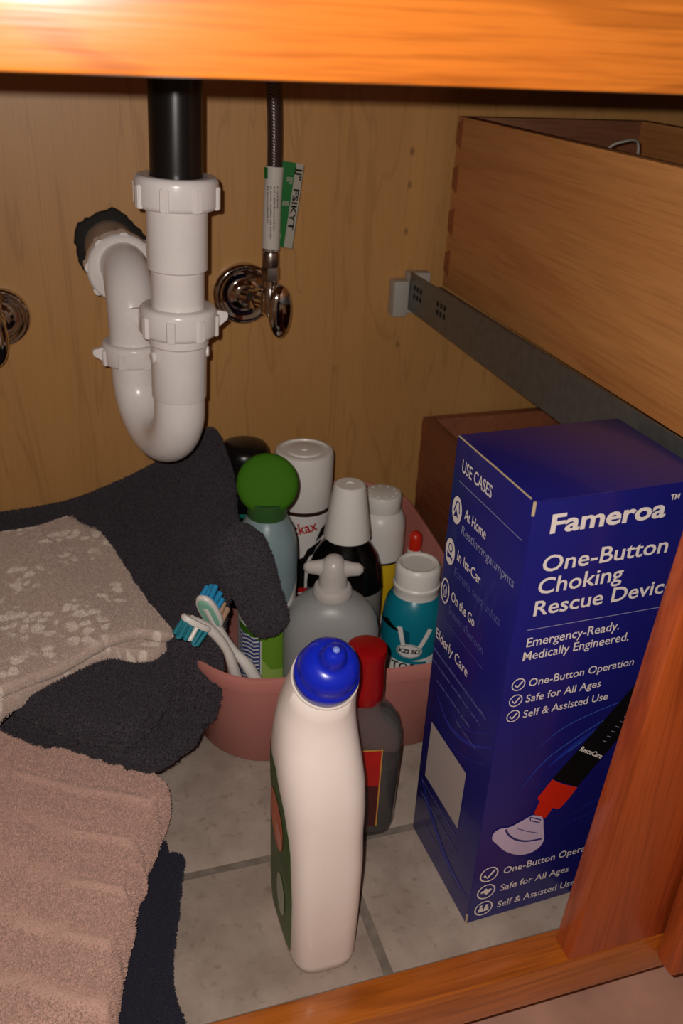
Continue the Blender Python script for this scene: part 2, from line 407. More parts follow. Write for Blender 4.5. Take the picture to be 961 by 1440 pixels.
def cloth_mat(name, c0, c1, sc=900, sheen=.25, blotch=None):
    m = bpy.data.materials.new(name); m.use_nodes = True; nt = m.node_tree; N = nt.nodes; L = nt.links
    b = N['Principled BSDF']; b.inputs['Roughness'].default_value = .95; b.inputs['Sheen Weight'].default_value = sheen; b.inputs['Specular IOR Level'].default_value = .1
    tc = N.new('ShaderNodeTexCoord'); n = N.new('ShaderNodeTexNoise'); n.inputs['Scale'].default_value = sc; n.inputs['Detail'].default_value = 3
    L.new(tc.outputs['Object'], n.inputs['Vector'])
    r = N.new('ShaderNodeValToRGB'); e = r.color_ramp.elements
    e[0].position = .35; e[0].color = (*c0, 1); e[1].position = .65; e[1].color = (*c1, 1); L.new(n.outputs['Fac'], r.inputs['Fac'])
    out = r.outputs[0]
    if blotch:
        # pale printed leaf and flower shapes: petals around scattered cell centres
        mp = N.new('ShaderNodeMapping'); mp.inputs['Scale'].default_value = (1, 1, .3); L.new(tc.outputs['Object'], mp.inputs['Vector'])
        dn = N.new('ShaderNodeTexNoise'); dn.inputs['Scale'].default_value = 70; dn.inputs['Detail'].default_value = 1; L.new(mp.outputs[0], dn.inputs['Vector'])
        va = N.new('ShaderNodeMixRGB'); va.inputs['Fac'].default_value = .012; L.new(mp.outputs[0], va.inputs['Color1']); L.new(dn.outputs['Color'], va.inputs['Color2'])
        v1 = N.new('ShaderNodeTexVoronoi'); v1.inputs['Scale'].default_value = 24; L.new(va.outputs[0], v1.inputs['Vector'])
        v2 = N.new('ShaderNodeTexVoronoi'); v2.inputs['Scale'].default_value = 88; L.new(va.outputs[0], v2.inputs['Vector'])
        a1 = N.new('ShaderNodeMapRange'); a1.inputs['From Min'].default_value = .42; a1.inputs['From Max'].default_value = .56; a1.inputs['To Min'].default_value = 1; a1.inputs['To Max'].default_value = 0
        L.new(v1.outputs['Distance'], a1.inputs['Value'])
        a2 = N.new('ShaderNodeMapRange'); a2.inputs['From Min'].default_value = .38; a2.inputs['From Max'].default_value = .5; a2.inputs['To Min'].default_value = 1; a2.inputs['To Max'].default_value = 0
        L.new(v2.outputs['Distance'], a2.inputs['Value'])
        mm = N.new('ShaderNodeMath'); mm.operation = 'MULTIPLY'; L.new(a1.outputs[0], mm.inputs[0]); L.new(a2.outputs[0], mm.inputs[1])
        m3 = N.new('ShaderNodeMath'); m3.operation = 'MULTIPLY'; m3.inputs[1].default_value = .85; L.new(mm.outputs[0], m3.inputs[0])
        mk = N.new('ShaderNodeMixRGB'); mk.inputs['Color2'].default_value = (*blotch, 1); L.new(m3.outputs[0], mk.inputs['Fac']); L.new(out, mk.inputs['Color1']); out = mk.outputs[0]
    L.new(out, b.inputs['Base Color'])
    bp = N.new('ShaderNodeBump'); bp.inputs['Strength'].default_value = .5; bp.inputs['Distance'].default_value = .001
    L.new(n.outputs['Fac'], bp.inputs['Height']); L.new(bp.outputs['Normal'], b.inputs['Normal'])
    return m
M['charcoal'] = cloth_mat('charcoal_terry', srgb(36, 31, 37), srgb(74, 65, 72), 650, sheen=.15)
M['charcoal2'] = cloth_mat('navy_charcoal_terry', srgb(36, 35, 50), srgb(50, 48, 62), sheen=.1)
M['tanterry'] = cloth_mat('rosy_tan_terry', srgb(198, 158, 142), srgb(214, 176, 160))
M['taupe'] = cloth_mat('taupe_fleece', srgb(186, 164, 150), srgb(200, 178, 164), 500, .3, blotch=srgb(232, 218, 204))

# ------------------------------------------------------------------ setting
def struct(o):
    o['kind'] = 'structure'; return o
XL, XR = -.36, .72
o = struct(box('wall_back', XL, XR, WALLY, WALLY + .012, -.02, .66, M['ply'], bev=0, org=(0, WALLY, 0)))
struct(box('wall_left', XL - .016, XL, .358, WALLY + .012, -.02, .66, M['shellwood'], bev=0, org=(XL, .6, 0)))
struct(box('wall_right', XR, XR + .016, .358, WALLY + .012, -.02, .66, M['shellwood'], bev=0, org=(XR, .6, 0)))
struct(box('ceiling', XL - .016, XR + .016, .325, WALLY + .012, .66, .69, M['shellwood'], bev=0, org=(0, .6, .66)))
# cabinet floor: a base with separate stone-look tiles, grout line recessed
fl_o = struct(box('floor', XL, XR, .3645, WALLY, -.02, -.0014, M['grout'], bev=0, org=(0, .6, 0)))
xs = [XL, -.115, .1795, .475, XR]; ys = [.3645, .482, .705, WALLY]
g = .0034
for j in range(3):
    sh = 0 if j != 1 else .14
    cuts = [XL] + [x + sh for x in xs[1:-1] if XL < x + sh < XR] + [XR]
    for i in range(len(cuts) - 1):
        box('tile', cuts[i] + g, cuts[i + 1] - g, ys[j] + (g if j else 0), ys[j + 1] - g, -.0013, 0, M['tile'], fl_o, bev=.0007)
# face frame
struct(box('trim_1', XL, XR, .338, .358, .5525, .66, M['oak_x'], bev=.0025, org=(0, .348, .6)))
struct(box('trim_2', XL, XR, .338, .364, -.038, 0.0005, M['oak_x'], bev=.002, org=(0, .35, 0)))
st_ = struct(box('trim_3', .304, .392, .338, .357, .0006, .5525, M['oak_z'], bev=.0025, org=(.35, .35, .0)))
for v in st_.data.vertices: v.co.x += .062 * v.co.z      # the stile stands slightly out of plumb
struct(box('trim_4', XL - .01, XL + .04, .338, .357, .0006, .5525, M['oak_z'], bev=.0025, org=(XL, .35, .28)))
struct(box('baseboard_front', XL, XR, .425, .44, -.1, -.02, M['oak_x'], bev=.001, org=(0, .43, -.1)))
struct(box('floor_room', -1.2, 1.4, -1.0, .44, -.12, -.1, M['tan_floor'], bev=0, org=(0, 0, -.1)))

# ------------------------------------------------------------------ drawers
def drawer(name, label, x0, x1, y0, y1, z0, z1, ms, mx, front=None):
    t = thing(name, ((x0 + x1) / 2, (y0 + y1) / 2, z0), label, 'drawer')
    th = .013
    box('side_panel', x0, x0 + th, y0, y1 - .0006, z0, z1, ms, t, bev=.0012)
    box('side_panel', x1 - th, x1, y0, y1 - .0006, z0, z1, ms, t, bev=.0012)
    box('back_panel', x0 + th, x1 - th, y1 - th, y1, z0 + .012, z1, mx, t, bev=.0012)
    box('front_panel', x0 + th, x1 - th, y0, y0 + th, z0, z1, mx, t, bev=.0012)
    box('bottom_panel', x0 + th, x1 - th, y0 + th, y1 - th, z0 + .008, z0 + .014, mx, t, bev=0)
    # dovetail ends of the back board let into the side
    n = 4; hgt = z1 - z0
    for k in range(n):
        zc = z0 + hgt * (k + .62) / n; h0, h1 = hgt * .085, hgt * .055
        bm = bmesh.new()
        yy0, yy1 = y1 - th, y1 - .0004
        v = [bm.verts.new(p) for p in ((x0 - .0002, yy0, zc - h0), (x0 - .0002, yy1, zc - h1), (x0 - .0002, yy1, zc + h1), (x0 - .0002, yy0, zc + h0),
                                       (x0 + th, yy0, zc - h0), (x0 + th, yy1, zc - h1), (x0 + th, yy1, zc + h1), (x0 + th, yy0, zc + h0))]
        for q in ((0, 1, 2, 3), (4, 7, 6, 5), (0, 4, 5, 1), (1, 5, 6, 2), (2, 6, 7, 3), (3, 7, 4, 0)): bm.faces.new([v[i] for i in q])
        finish('dovetail', bm_mesh('dovetail', bm), M['drawer_end'], t, smooth=False)
    if front:
        box('drawer_front', *front, M['oak_z'], t, bev=.004)
    return t
drawer('drawer', 'upper pale wooden drawer box with dovetailed corner on the metal slide', .410, .625, .36, .886, .333, .4995, M['drawer'], M['drawer_x'])
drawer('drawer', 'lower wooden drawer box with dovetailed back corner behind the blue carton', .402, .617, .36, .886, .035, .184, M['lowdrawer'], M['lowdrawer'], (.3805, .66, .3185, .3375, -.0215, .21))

# drawer slide with wall bracket
t = thing('drawer_slide', (.39, .62, .305), 'grey metal drawer slide with punched holes beneath the upper drawer', 'slide')
bm = bmesh.new()
prof = [(.374, .3525), (.3755, .353), (.3755, .3095), (.379, .3065), (.4095, .3065), (.4095, .305), (.378, .305), (.374, .308)]
y0s, y1s = .362, .889
ra = [bm.verts.new((x, y0s, z)) for x, z in prof]; rb = [bm.verts.new((x, y1s, z + (-.005 if i < 2 else 0))) for i, (x, z) in enumerate(prof)]
for i in range(len(prof)):
    j = (i + 1) % len(prof); bm.faces.new((ra[i], ra[j], rb[j], rb[i]))
bm.faces.new(ra); bm.faces.new(rb[::-1])
finish('channel', bm_mesh('channel', bm), M['slide'], t, auto=20)
box('inner_rail', .378, .4095, .364, .884, .309, .3325, M['slide'], t, bev=.0015)
for yy in (.876, .815):
    for k in range(3):
        for r in range(2):
            box('hole', .3736, .3741, yy - k * .0085 - .004, yy - k * .0085, .326 + r * .0085 - .0024, .326 + r * .0085 + .0024, M['slide_dark'], t, bev=.0)
box('wall_bracket', .357, .3735, .888, .9045, .300, .338, M['bracket'], t, bev=.002)
box('wall_bracket', .3735, .398, .8895, .9045, .303, .346, M['bracket'], t, bev=.002)

# a pouch with a cord loop lying in the upper drawer
t = thing('pouch', (.53, .76, .347), 'small dark pouch with a pale cord loop inside the upper drawer', 'pouch')
rg = [sring((.53, .76, z), rx, ry, 3, 32) for z, rx, ry in ((.3475, .05, .06), (.352, .062, .072), (.40, .066, .074), (.44, .058, .062), (.466, .035, .045), (.474, .012, .02))]
finish('pouch_body', rings_mesh('pouch_body', rg), mat('brown_pouch_cloth', srgb(70, 50, 40), .8, vary=(60, .2)), t)
tube('cord_loop', [(.486, .75, .462), (.487, .745, .480), (.496, .745, .4895), (.508, .745, .493), (.521, .75, .4935), (.530, .755, .488), (.533, .755, .464)], .0011, M['taggrey'], t, seg=8)

# ------------------------------------------------------------------ drain trap
def cx(z): return .1005 + (z - .30) * .024
PY = .70
trap = thing('sink_drain_trap', (cx(.24), PY, .236), 'white plastic P-trap on a black tailpiece running to the back wall', 'drain pipe')
TA = Vector((.024, 0, 1)).normalized()
def pt(z): return Vector((cx(z), PY, z))
lathe('tailpiece', pt(.45), TA, [(.0192, 0), (.0192, .2095)], M['abs'], trap)
def nut(name_z, org, axis, r, h, ribs=8, tabs=(), inner=.02, ph=0.2, rib_w=.0065):
    org = Vector(org)
    n = lathe('slip_nut', org, axis, [(inner, h * .15), (r * .93, 0), (r * .98, h * .06), (r, h * .14), (r * 1.0, h * .80), (r * .985, h * .90), (r * .93, h * .98), (r * .88, h), (inner, h * .97), (inner, h * .6)], M['pvc'], trap, 48)
    e1, e2, a = frame(axis)
    for k in range(ribs):
        th = ph + 2 * math.pi * k / ribs
        d = e1 * math.cos(th) + e2 * math.sin(th); s = a.cross(d)
        bm = bmesh.new(); v = []
        for hh in (h * .02, h * .74):
            for rr, ss in ((r * .97, -1.25), (r * 1.055, -.75), (r * 1.055, .75), (r * .97, 1.25)):
                v.append(bm.verts.new(org + a * hh + d * rr + s * (rib_w / 2 * ss)))
        for q in ((0, 1, 5, 4), (1, 2, 6, 5), (2, 3, 7, 6), (0, 3, 2, 1), (4, 5, 6, 7)): bm.faces.new([v[i] for i in q])
        bmesh.ops.bevel(bm, geom=[e for e in bm.edges if len(e.link_faces) == 2], offset=.0006, segments=2, affect='EDGES')
        finish('rib', bm_mesh('rib', bm), M['pvc'], n)
    for th in tabs:
        d = e1 * math.cos(th) + e2 * math.sin(th); s = a.cross(d)
        bm = bmesh.new(); v = []
        for ss in (-.0035, .0035):
            for rr, hh in ((r * .96, h * .12), (r * .96, h * .80), (r * 1.3, h * .72), (r * 1.3, h * .48)):
                v.append(bm.verts.new(org + a * hh + d * rr + s * ss * (1 if rr < r else .7)))
        for q in ((0, 1, 2, 3), (4, 7, 6, 5), (0, 4, 5, 1), (1, 5, 6, 2), (2, 6, 7, 3), (3, 7, 4, 0)): bm.faces.new([v[i] for i in q])
        bmesh.ops.bevel(bm, geom=bm.edges[:], offset=.0008, segments=2, affect='EDGES')
        finish('wing_tab', bm_mesh('wing_tab', bm), M['pvc'], n)
    return n
nut('top', pt(.448), TA, .0308, .0225, 8, (), .0198, .35)
lathe('extension_tube', pt(.362), TA, [(.0204, 0), (.0204, .040), (.0212, .0405), (.0228, .0415), (.0228, .087), (.0212, .0885)], M['pvc'], trap, 48)
nut('mid', pt(.3525), TA, .0300, .0225, 8, (.02, math.pi - .35), .0206, .45)
lathe('trap_collar', pt(.3005), TA, [(.0198, -.001), (.0214, 0), (.0219, .0012), (.0222, .0435), (.0235, .045), (.0235, .0525), (.02, .0525)], M['pvc'], trap, 48)
for sx, dd in ((-1, -.012), (1, -.004)):
    lathe('boss', Vector((cx(.338) + sx * .0205, PY + dd, .338)), (sx, -.25, 0), [(.0045, 0), (.0045, .0022), (.0035, .003), (.0001, .003)], M['pvc'], trap, 20)
# J bend
A = Vector((cx(.30), PY, .3015)); B = Vector((.0745, .782, .325))
hd = Vector((B.x - A.x, B.y - A.y, 0)); D = hd.length; hd.normalize(); R2 = D / 2; zc = .2925
path = [A]
for k in range(0, 25):
    th = math.pi * k / 24
    path.append(Vector((A.x, A.y, zc)) + hd * (R2 - R2 * math.cos(th)) + Vector((0, 0, -R2 * math.sin(th))))
path += [Vector((B.x, B.y, .31)), Vector((B.x, B.y, .322))]
finish('j_bend', tube_mesh('j_bend', path, .0206, 40), M['pvc'], trap)
nut('rear', (B.x, B.y, .304), (0, 0, 1), .0275, .019, 8, (math.pi + .15,), .0206, .3)
# trap arm: up the rear leg, elbow to the wall
ecen = Vector((.0725, .838, .374))
path = [Vector((B.x, B.y, .315)), Vector((B.x, B.y, .335))]
R3 = .040
for k in range(0, 15):
    th = math.radians(84) * k / 14
    path.append(Vector((B.x, B.y + R3 - R3 * math.cos(th), .337 + R3 * math.sin(th))))
path.append(ecen + Vector((0, .004, .003)))
finish('trap_arm', tube_mesh('trap_arm', catmull(path, 2), .0204, 40), M['pvc'], trap)
wallc = Vector((.070, WALLY, .377))
ax = (wallc - ecen).normalized()
nut('wall', ecen - ax * .014, ax, .0305, .020, 8, (), .0208, .1)
lathe('wall_stub', ecen, ax, [(.0245, -.002), (.0245, (wallc - ecen).length - .001)], M['pvc_grey'], trap, 40)
# ragged rubber flange
seg = 56; rg = []
ro = [.0335 + .002 * math.sin(5 * 2 * math.pi * i / seg + 1) + random.uniform(-.0012, .0012) for i in range(seg)]
for hh, k0 in ((-.0006, 1.0), (-.004, .985), (-.0055, .93)):
    rg.append([Vector((wallc.x + math.cos(2 * math.pi * i / seg) * ro[i] * k0, WALLY + hh, wallc.z + math.sin(2 * math.pi * i / seg) * ro[i] * k0)) for i in range(seg)])
rg.append([Vector((wallc.x + math.cos(2 * math.pi * i / seg) * .0250, WALLY - .0065, wallc.z + math.sin(2 * math.pi * i / seg) * .0250)) for i in range(seg)])
finish('wall_flange', rings_mesh('wall_flange', rg, True, False), M['rubber'], trap)

# ------------------------------------------------------------------ stop valves and hoses
def valve(ex, ez, label, dx=.019, r=.0315, hdx=.006):
    t = thing('shutoff_valve', (ex, WALLY, ez), label, 'valve')
    lathe('escutcheon', (ex, WALLY - .0004, ez), (0, -1, 0), [(r, 0), (r, .0025), (r * .97, .0055), (r * .91, .0075), (r * .85, .0078), (r * .77, .0068), (r * .55, .0052), (r * .42, .0062), (r * .38, .0085), (.009, .0095)], M['chrome'], t, 48, 60)
    bx, by = ex + dx, WALLY - .038
    tube('inlet', [(ex, WALLY - .010, ez), (ex + dx * .45, WALLY - .022, ez), (bx, by, ez)], .0075, M['chrome'], t)
    lathe('inlet_nut', Vector((ex + dx * .3, WALLY - .0165, ez)), (dx, -.026, 0), [(.0001, 0), (.0102, 0), (.0108, .001), (.0108, .008), (.0098, .009), (.0001, .009)], M['chrome'], t, 6, 20)
    lathe('valve_body', (bx, by, ez - .012), (0, 0, 1), [(.0001, 0), (.0075, 0), (.0098, .003), (.0098, .022), (.0078, .026), (.0078, .036), (.0001, .036)], M['chrome'], t, 32)
    lathe('compression_nut', (bx, by, ez + .022), (0, 0, 1), [(.0001, 0), (.0088, 0), (.0093, .001), (.0093, .011), (.0085, .013), (.0001, .013)], M['nickel'], t, 6, 20)
    hx, hy, hz = bx + hdx, by - .010, ez - .006
    lathe('stem', (bx, by, ez - .002), (hdx, -.010, -.002), [(.006, 0), (.006, .013)], M['chrome'], t, 20)
    # oval handle
    e1 = Vector((1, .25, 0)).normalized(); e2 = Vector((0, 0, 1)); nn = Vector((.12, -1, .05)).normalized(); rg = []
    c = Vector((hx, hy, hz))
    for s, h in ((.0, -.001), (.8, -.001), (.97, .001), (1, .0035), (.98, .006), (.88, .0085), (.6, .0105), (.3, .0115), (.01, .0118)):
        s = max(s, .01)
        rg.append(sring(c + nn * h, .0128 * s, .0268 * s, 2.0, 40, e1, e2))
    finish('handle', rings_mesh('handle', rg), M['chrome'], t, auto=70)
    return Vector((bx, by, ez + .034))
vtop = valve(.1985, .3275, 'chrome oval-handled stop valve under the hose with the green tag')
vt2 = valve(-.0370, .3135, 'chrome stop valve under the plain hose that carries no tag', -.0035, .0285, -.002)

def hose_mat():
    m = mat('braided_steel', (.16, .13, .12), .3, .9); nt = m.node_tree; N = nt.nodes; L = nt.links
    tc = N.new('ShaderNodeTexCoord'); wv = N.new('ShaderNodeTexWave'); wv.inputs['Scale'].default_value = 260; wv.bands_direction = 'DIAGONAL'
    L.new(tc.outputs['Object'], wv.inputs['Vector'])
    bp = N.new('ShaderNodeBump'); bp.inputs['Strength'].default_value = .6; bp.inputs['Distance'].default_value = .0005
    L.new(wv.outputs['Fac'], bp.inputs['Height']); L.new(bp.outputs['Normal'], N['Principled BSDF'].inputs['Normal'])
    return m
M['braid'] = hose_mat()
hx, hy = vtop.x, vtop.y
h = thing('supply_hose', vtop, 'braided steel water hose with a green and white paper tag', 'hose')
tube('braided_tube', [(hx, hy, vtop.z + .012), (hx + .001, hy, .42), (hx + .003, hy, .46), (hx + .002, hy - .002, .50), (hx - .001, hy - .004, .535), (hx - .006, hy - .006, .58), (hx - .012, hy - .008, .6595)], .0072, M['braid'], h, 20)
lathe('ferrule', (hx, hy, vtop.z + .001), (0, 0, 1), [(.0001, 0), (.0078, 0), (.0084, .002), (.0084, .012), (.0078, .014), (.0086, .015), (.0086, .018), (.0001, .018)], M['nickel'], h, 32)
zs0, zs1 = vtop.z + .0165, .4545
sl = tube('label_sleeve', [(hx, hy, zs0), (hx + .001, hy, .42), (hx + .003, hy, zs1)], .0086, M['sleeve'], h, 28, 8)
az0 = math.atan2(-hy, -hx)
Ws = Wrap((hx + .001, hy, zs0), .0087, az0, .0002)
for k, a in enumerate((-.0050, -.0020, .0012, .0044)):
    dashes(sl, .060, (.016, .012, .020, .040)[k], a, .0017, Ws, M['greyprint'], k + 20, 'b')
pshape(sl, 'green_patch', [(-.009, .066), (-.0045, .066), (-.0045, .076), (-.009, .076)], Ws, M['taggreen'], .0001, .003)
# paper tag, a thin card stuck to the hose
tg = [at(396, 226, .866), at(417, 229, .866), at(428, 232, .868), at(411, 350, .868), at(399, 348, .866), at(391, 346, .866)]
def card(name, pts, th, mt, parent):
    n = (pts[1] - pts[0]).cross(pts[-1] - pts[0]).normalized() * th
    k = len(pts); v = list(pts) + [p + n for p in pts]
    f = [tuple(range(k))[::-1], tuple(range(k, 2 * k))] + [(i, (i + 1) % k, k + (i + 1) % k, k + i) for i in range(k)]
    return finish(name, pydata(name, v, f), mt, parent, smooth=False)
tgo = card('paper_tag', [tg[0], tg[1], tg[4], tg[5]], .0004, M['taggreen'], h)
card('tag_margin', [tg[1], tg[2], tg[3], tg[4]], .0004, M['taggrey'], tgo)
ev = (tg[1] - tg[4]).normalized(); eu = (tg[2] - tg[1]); eu = (eu - ev * eu.dot(ev)).normalized()
TP = Plane(tg[4], eu, ev, .0006)
if TP.n.y > 0: TP.l = -.0006
Lt = (tg[1] - tg[4]).length
ptext(tgo, 'JJ"  FSIKYT', .0085, .0012, Lt * .94, TP, M['blackprint'], .0002, Lt * .74, rot=-math.pi / 2)
for a, b, s in ((-.0045, .78, 'EFE'), (-.0078, .78, 'EE'), (-.005, .50, 'EE'), (-.0085, .50, 'EE'), (-.008, .12, 'CS')):
    ptext(tgo, s, .0042, a, Lt * b + .004, TP, M['taggrey'], .0001, rot=-math.pi / 2)
h2 = thing('supply_hose', vt2, 'plain braided water hose with no tag, rising from its own valve', 'hose')
tube('braided_tube', [(vt2.x, vt2.y, vt2.z + .012), (vt2.x - .001, vt2.y, .42), (vt2.x - .004, vt2.y, .50), (vt2.x - .008, vt2.y, .6595)], .0072, M['braid'], h2, 20)
lathe('ferrule', (vt2.x, vt2.y, vt2.z + .001), (0, 0, 1), [(.0001, 0), (.0078, 0), (.0084, .002), (.0084, .012), (.0078, .018), (.0001, .018)], M['nickel'], h2, 32)

# ------------------------------------------------------------------ pink bin
BC = (.226, .722); BA = math.radians(-6)
def bring(z, hw, hl, r, bl=.008): return rrect(BC, hw, hl, r, z, BA, 8, bl)
rg = [bring(.0012, .098, .132, .040), bring(.0035, .108, .142, .044), bring(.010, .114, .149, .048), bring(.0965, .1215, .1635, .052), bring(.097, .1245, .1665, .054), bring(.108, .1265, .1685, .055), bring(.112, .1255, .1675, .055),
      bring(.1125, .1235, .1655, .054), bring(.110, .1215, .1635, .053), bring(.010, .111, .146, .046), bring(.0045, .105, .139, .042), bring(.0040, .05, .08, .02)]
b = finish('storage_bin', rings_mesh('storage_bin', rg), M['pink'], org=(BC[0], BC[1], 0), auto=50)
tag(b, 'dusty pink plastic storage bin full of bottles', 'bin')
BZ = .0046
def face(x, y): return math.atan2(-y, -x)

# ------------------------------------------------------------------ things in the bin
# green-capped bottle
c = (.166, .665); az = face(*c)
t = thing('squeeze_bottle', (c[0], c[1], BZ), 'translucent blue-grey bottle with round leaf-green disc cap', 'bottle')
bp_ = [(.018, 0), (.0235, .003), (.0250, .01), (.0255, .05), (.0255, .10), (.0258, .12), (.0268, .14), (.0268, .162), (.0258, .174), (.0230, .185), (.0188, .193), (.0165, .198), (.0160, .2), (.0001, .2)]
lathe('bottle_body', (c[0], c[1], BZ), (0, 0, 1), bp_, M['bluegrey'], t, 48)
lathe('neck_collar', (c[0], c[1], BZ + .196), (0, 0, 1), [(.0168, 0), (.0172, .002), (.0168, .016), (.0001, .016)], mat('dark_green_plastic', srgb(48, 88, 40), .4), t, 40)
dn = Vector((-c[0], -c[1], .40)).normalized()
cc = Vector((c[0], c[1], BZ + .226)) - dn * .004
lathe('disc_cap', cc - dn * .012, dn, [(.0001, 0), (.015, .0005), (.021, .003), (.0255, .009), (.0262, .013), (.0255, .017), (.0225, .0195), (.015, .0208), (.0001, .0212)], M['greencap'], t, 56, 60)
def rr_(b):
    for (r0, h0), (r1, h1) in zip(bp_, bp_[1:]):
        if h0 <= b <= h1 and h1 > h0: return r0 + (r1 - r0) * (b - h0) / (h1 - h0)
    return .025
W_ = Wrap((c[0], c[1], BZ), rr_, az, .0004)
lb = pshape(t, 'label', [(-.04, .012), (.04, .012), (.04, .140), (.03, .132), (.02, .118), (.01, .108), (0, .104), (-.02, .102), (-.04, .104)], W_, M['whitepaint'], 0, .004)
pshape(lb, 'green_swoosh', [(-.004, .02), (.03, .02), (.026, .06), (.02, .086), (.012, .102), (.004, .100), (-.004, .094)], W_, M['limegreen'], .0002, .004)
pshape(lb, 'pale_swoosh', [(.0, .02), (.022, .02), (.022, .058), (.014, .05), (.004, .052), (-.004, .064), (-.004, .02)], W_, M['lightlime'], .0004, .004)
pshape(lb, 'hatched_panel', [(-.03, .03), (-.005, .03), (-.005, .084), (-.03, .088)], W_, M['navyprint'], .0002, .004)
for k in range(13):
    zz = .034 + k * .0042
    pstroke(lb, 'hatch_line', [(-.029, zz + .002), (-.023, zz), (-.017, zz + .002), (-.011, zz), (-.006, zz + .002)], .0016, W_, M['whitepaint'], .0004)
pshape(lb, 'green_band', [(-.03, .089), (-.004, .083), (-.004, .091), (-.03, .097)], W_, M['greencap'], .0003, .004)
dashes(lb, .090, .116, .014, .007, W_, M['navyprint'], 33, 'b', .0003)

# aerosol can
c = (.236, .795); az = face(*c)
t = thing('aerosol_can', (c[0], c[1], BZ), 'white aerosol can with white cap, red script and black stripes', 'spray can')
lathe('can_body', (c[0], c[1], BZ), (0, 0, 1), [(.027, 0), (.0295, .001), (.0300, .003), (.0300, .132), (.0288, .1335)], M['whitepaint'], t, 56)
lathe('rim', (c[0], c[1], BZ + .1325), (0, 0, 1), [(.0294, 0), (.0306, .001), (.0306, .0035), (.0294, .0045), (.0001, .0045)], M['metaldark'], t, 56)
lathe('cap', (c[0], c[1], BZ + .1365), (0, 0, 1), [(.0292, 0), (.0295, .001), (.0295, .053), (.0285, .0565), (.0265, .0578), (.0245, .0578), (.0238, .0562), (.0175, .0562), (.0170, .0575), (.0160, .0578), (.004, .0578), (.0036, .0588), (.0001, .0588)], M['white'], t, 56)
W_ = Wrap((c[0], c[1], BZ), .0300, az, .0004)
ptext(t, 'ckax', .017, -.009, .112, W_, M['redprint'], .0003, .026, rot=.22, name='lettering')
for (a0, b0) in ((.0, .082), (.014, .103), (-.012, .068)):
    pshape(t, 'black_stripe', [(a0, b0), (a0 + .016, b0 + .010), (a0 + .022, b0 + .024), (a0 + .006, b0 + .014)], W_, M['blackprint'], 0, .004)
pshape(t, 'black_stripe', [(-.012, .045), (.004, .045), (.004, .082), (-.012, .088)], W_, M['blackprint'], 0, .004)
rp = pshape(t, 'red_panel', [(-.012, .008), (.012, .008), (.012, .050), (-.012, .050)], W_, M['redprint'], .0003, .004)
ptext(rp, 'CT', .012, -.008, .036, W_, M['whitepaint'], .0004, lift=.0006)
dashes(rp, -.009, .009, .026, .003, W_, M['whitepaint'], 31, lift=.0006)

# dark capped bottle behind
c = (.1830, .8320); az = face(*c)
t = thing('hair_product_bottle', (c[0], c[1], BZ), 'black round-capped bottle with green stripes, between towel and aerosol', 'bottle')
lathe('bottle_body', (c[0], c[1], BZ), (0, 0, 1), [(.020, 0), (.024, .002), (.0245, .01), (.0245, .122), (.022, .132), (.0001, .132)], M['blackbottle'], t, 40)
for k in range(3):
    lathe('green_stripe', (c[0], c[1], BZ + .100 + k * .008), (0, 0, 1), [(.0246, 0), (.0248, .0005), (.0248, .0035), (.0246, .004)], M['tealfoil'], t, 40)
lathe('cap', (c[0], c[1], BZ + .131), (0, 0, 1), [(.0245, 0), (.0265, .001), (.0265, .045), (.0255, .052), (.022, .057), (.014, .060), (.0001, .061)], M['abs'], t, 48, 60)

# black bottle, white tapered cap
c = (.252, .700); az = face(*c)
t = thing('mouthwash_bottle', (c[0], c[1], BZ), 'glossy black bottle with tapered white cap', 'bottle')
rg = [sring((c[0], c[1], BZ + z), rx, ry, 2.2, 48, (math.cos(az + math.pi / 2), math.sin(az + math.pi / 2), 0), (math.cos(az), math.sin(az), 0)) for z, rx, ry in
      ((0, .030, .022), (.003, .034, .026), (.02, .0355, .028), (.098, .0360, .0285), (.112, .0345, .028), (.126, .0300, .0265), (.136, .0240, .0230), (.143, .0190, .0190), (.147, .0180, .0180), (.150, .0180, .0180))]
finish('bottle_body', rings_mesh('bottle_body', rg), M['blackbottle'], t, auto=70)
lathe('cap', (c[0], c[1], BZ + .146), (0, 0, 1), [(.0215, 0), (.0222, .0008), (.0222, .002), (.0152, .050), (.0145, .0525), (.0128, .0538), (.004, .0538), (.0035, .0530), (.0001, .0530)], M['white'], t, 48)
E1 = Vector((math.cos(az + math.pi / 2), math.sin(az + math.pi / 2), 0)); E2 = Vector((math.cos(az), math.sin(az), 0))
rg = [sring((c[0], c[1], BZ + z), .0364, .0289, 2.2, 48, E1, E2) for z in (.02, .094)]
finish('label', rings_mesh('label', rg, False, False), mat('grey_foil_label', srgb(150, 148, 142), .35, .3, vary=(70, .15)), t)

# frosted grey bottle with winged spout
c = (.2155, .6280); az = face(*c)
E1 = Vector((-math.sin(az), math.cos(az), 0)); E1 = E1 if E1.x > 0 else -E1; E2 = Vector((math.cos(az), math.sin(az), 0))
t = thing('soap_bottle', (c[0], c[1], BZ), 'frosted grey oval bottle with a winged clear spout', 'bottle')
rg = [sring((c[0], c[1], BZ + z), rx, ry, 2.3, 48, E1, E2) for z, rx, ry in
      ((0, .036, .022), (.003, .040, .026), (.012, .0415, .028), (.085, .0425, .0285), (.098, .0425, .0285), (.110, .040, .0275), (.119, .035, .0255), (.126, .0275, .022), (.130, .021, .019), (.132, .0165, .0165))]
finish('bottle_body', rings_mesh('bottle_body', rg), M['frost'], t, auto=70)
lathe('collar', (c[0], c[1], BZ + .1305), (0, 0, 1), [(.0165, 0), (.0172, .001), (.0172, .007), (.0155, .0105), (.0125, .0115), (.0120, .022), (.0001, .022)], M['frostlight'], t, 40)
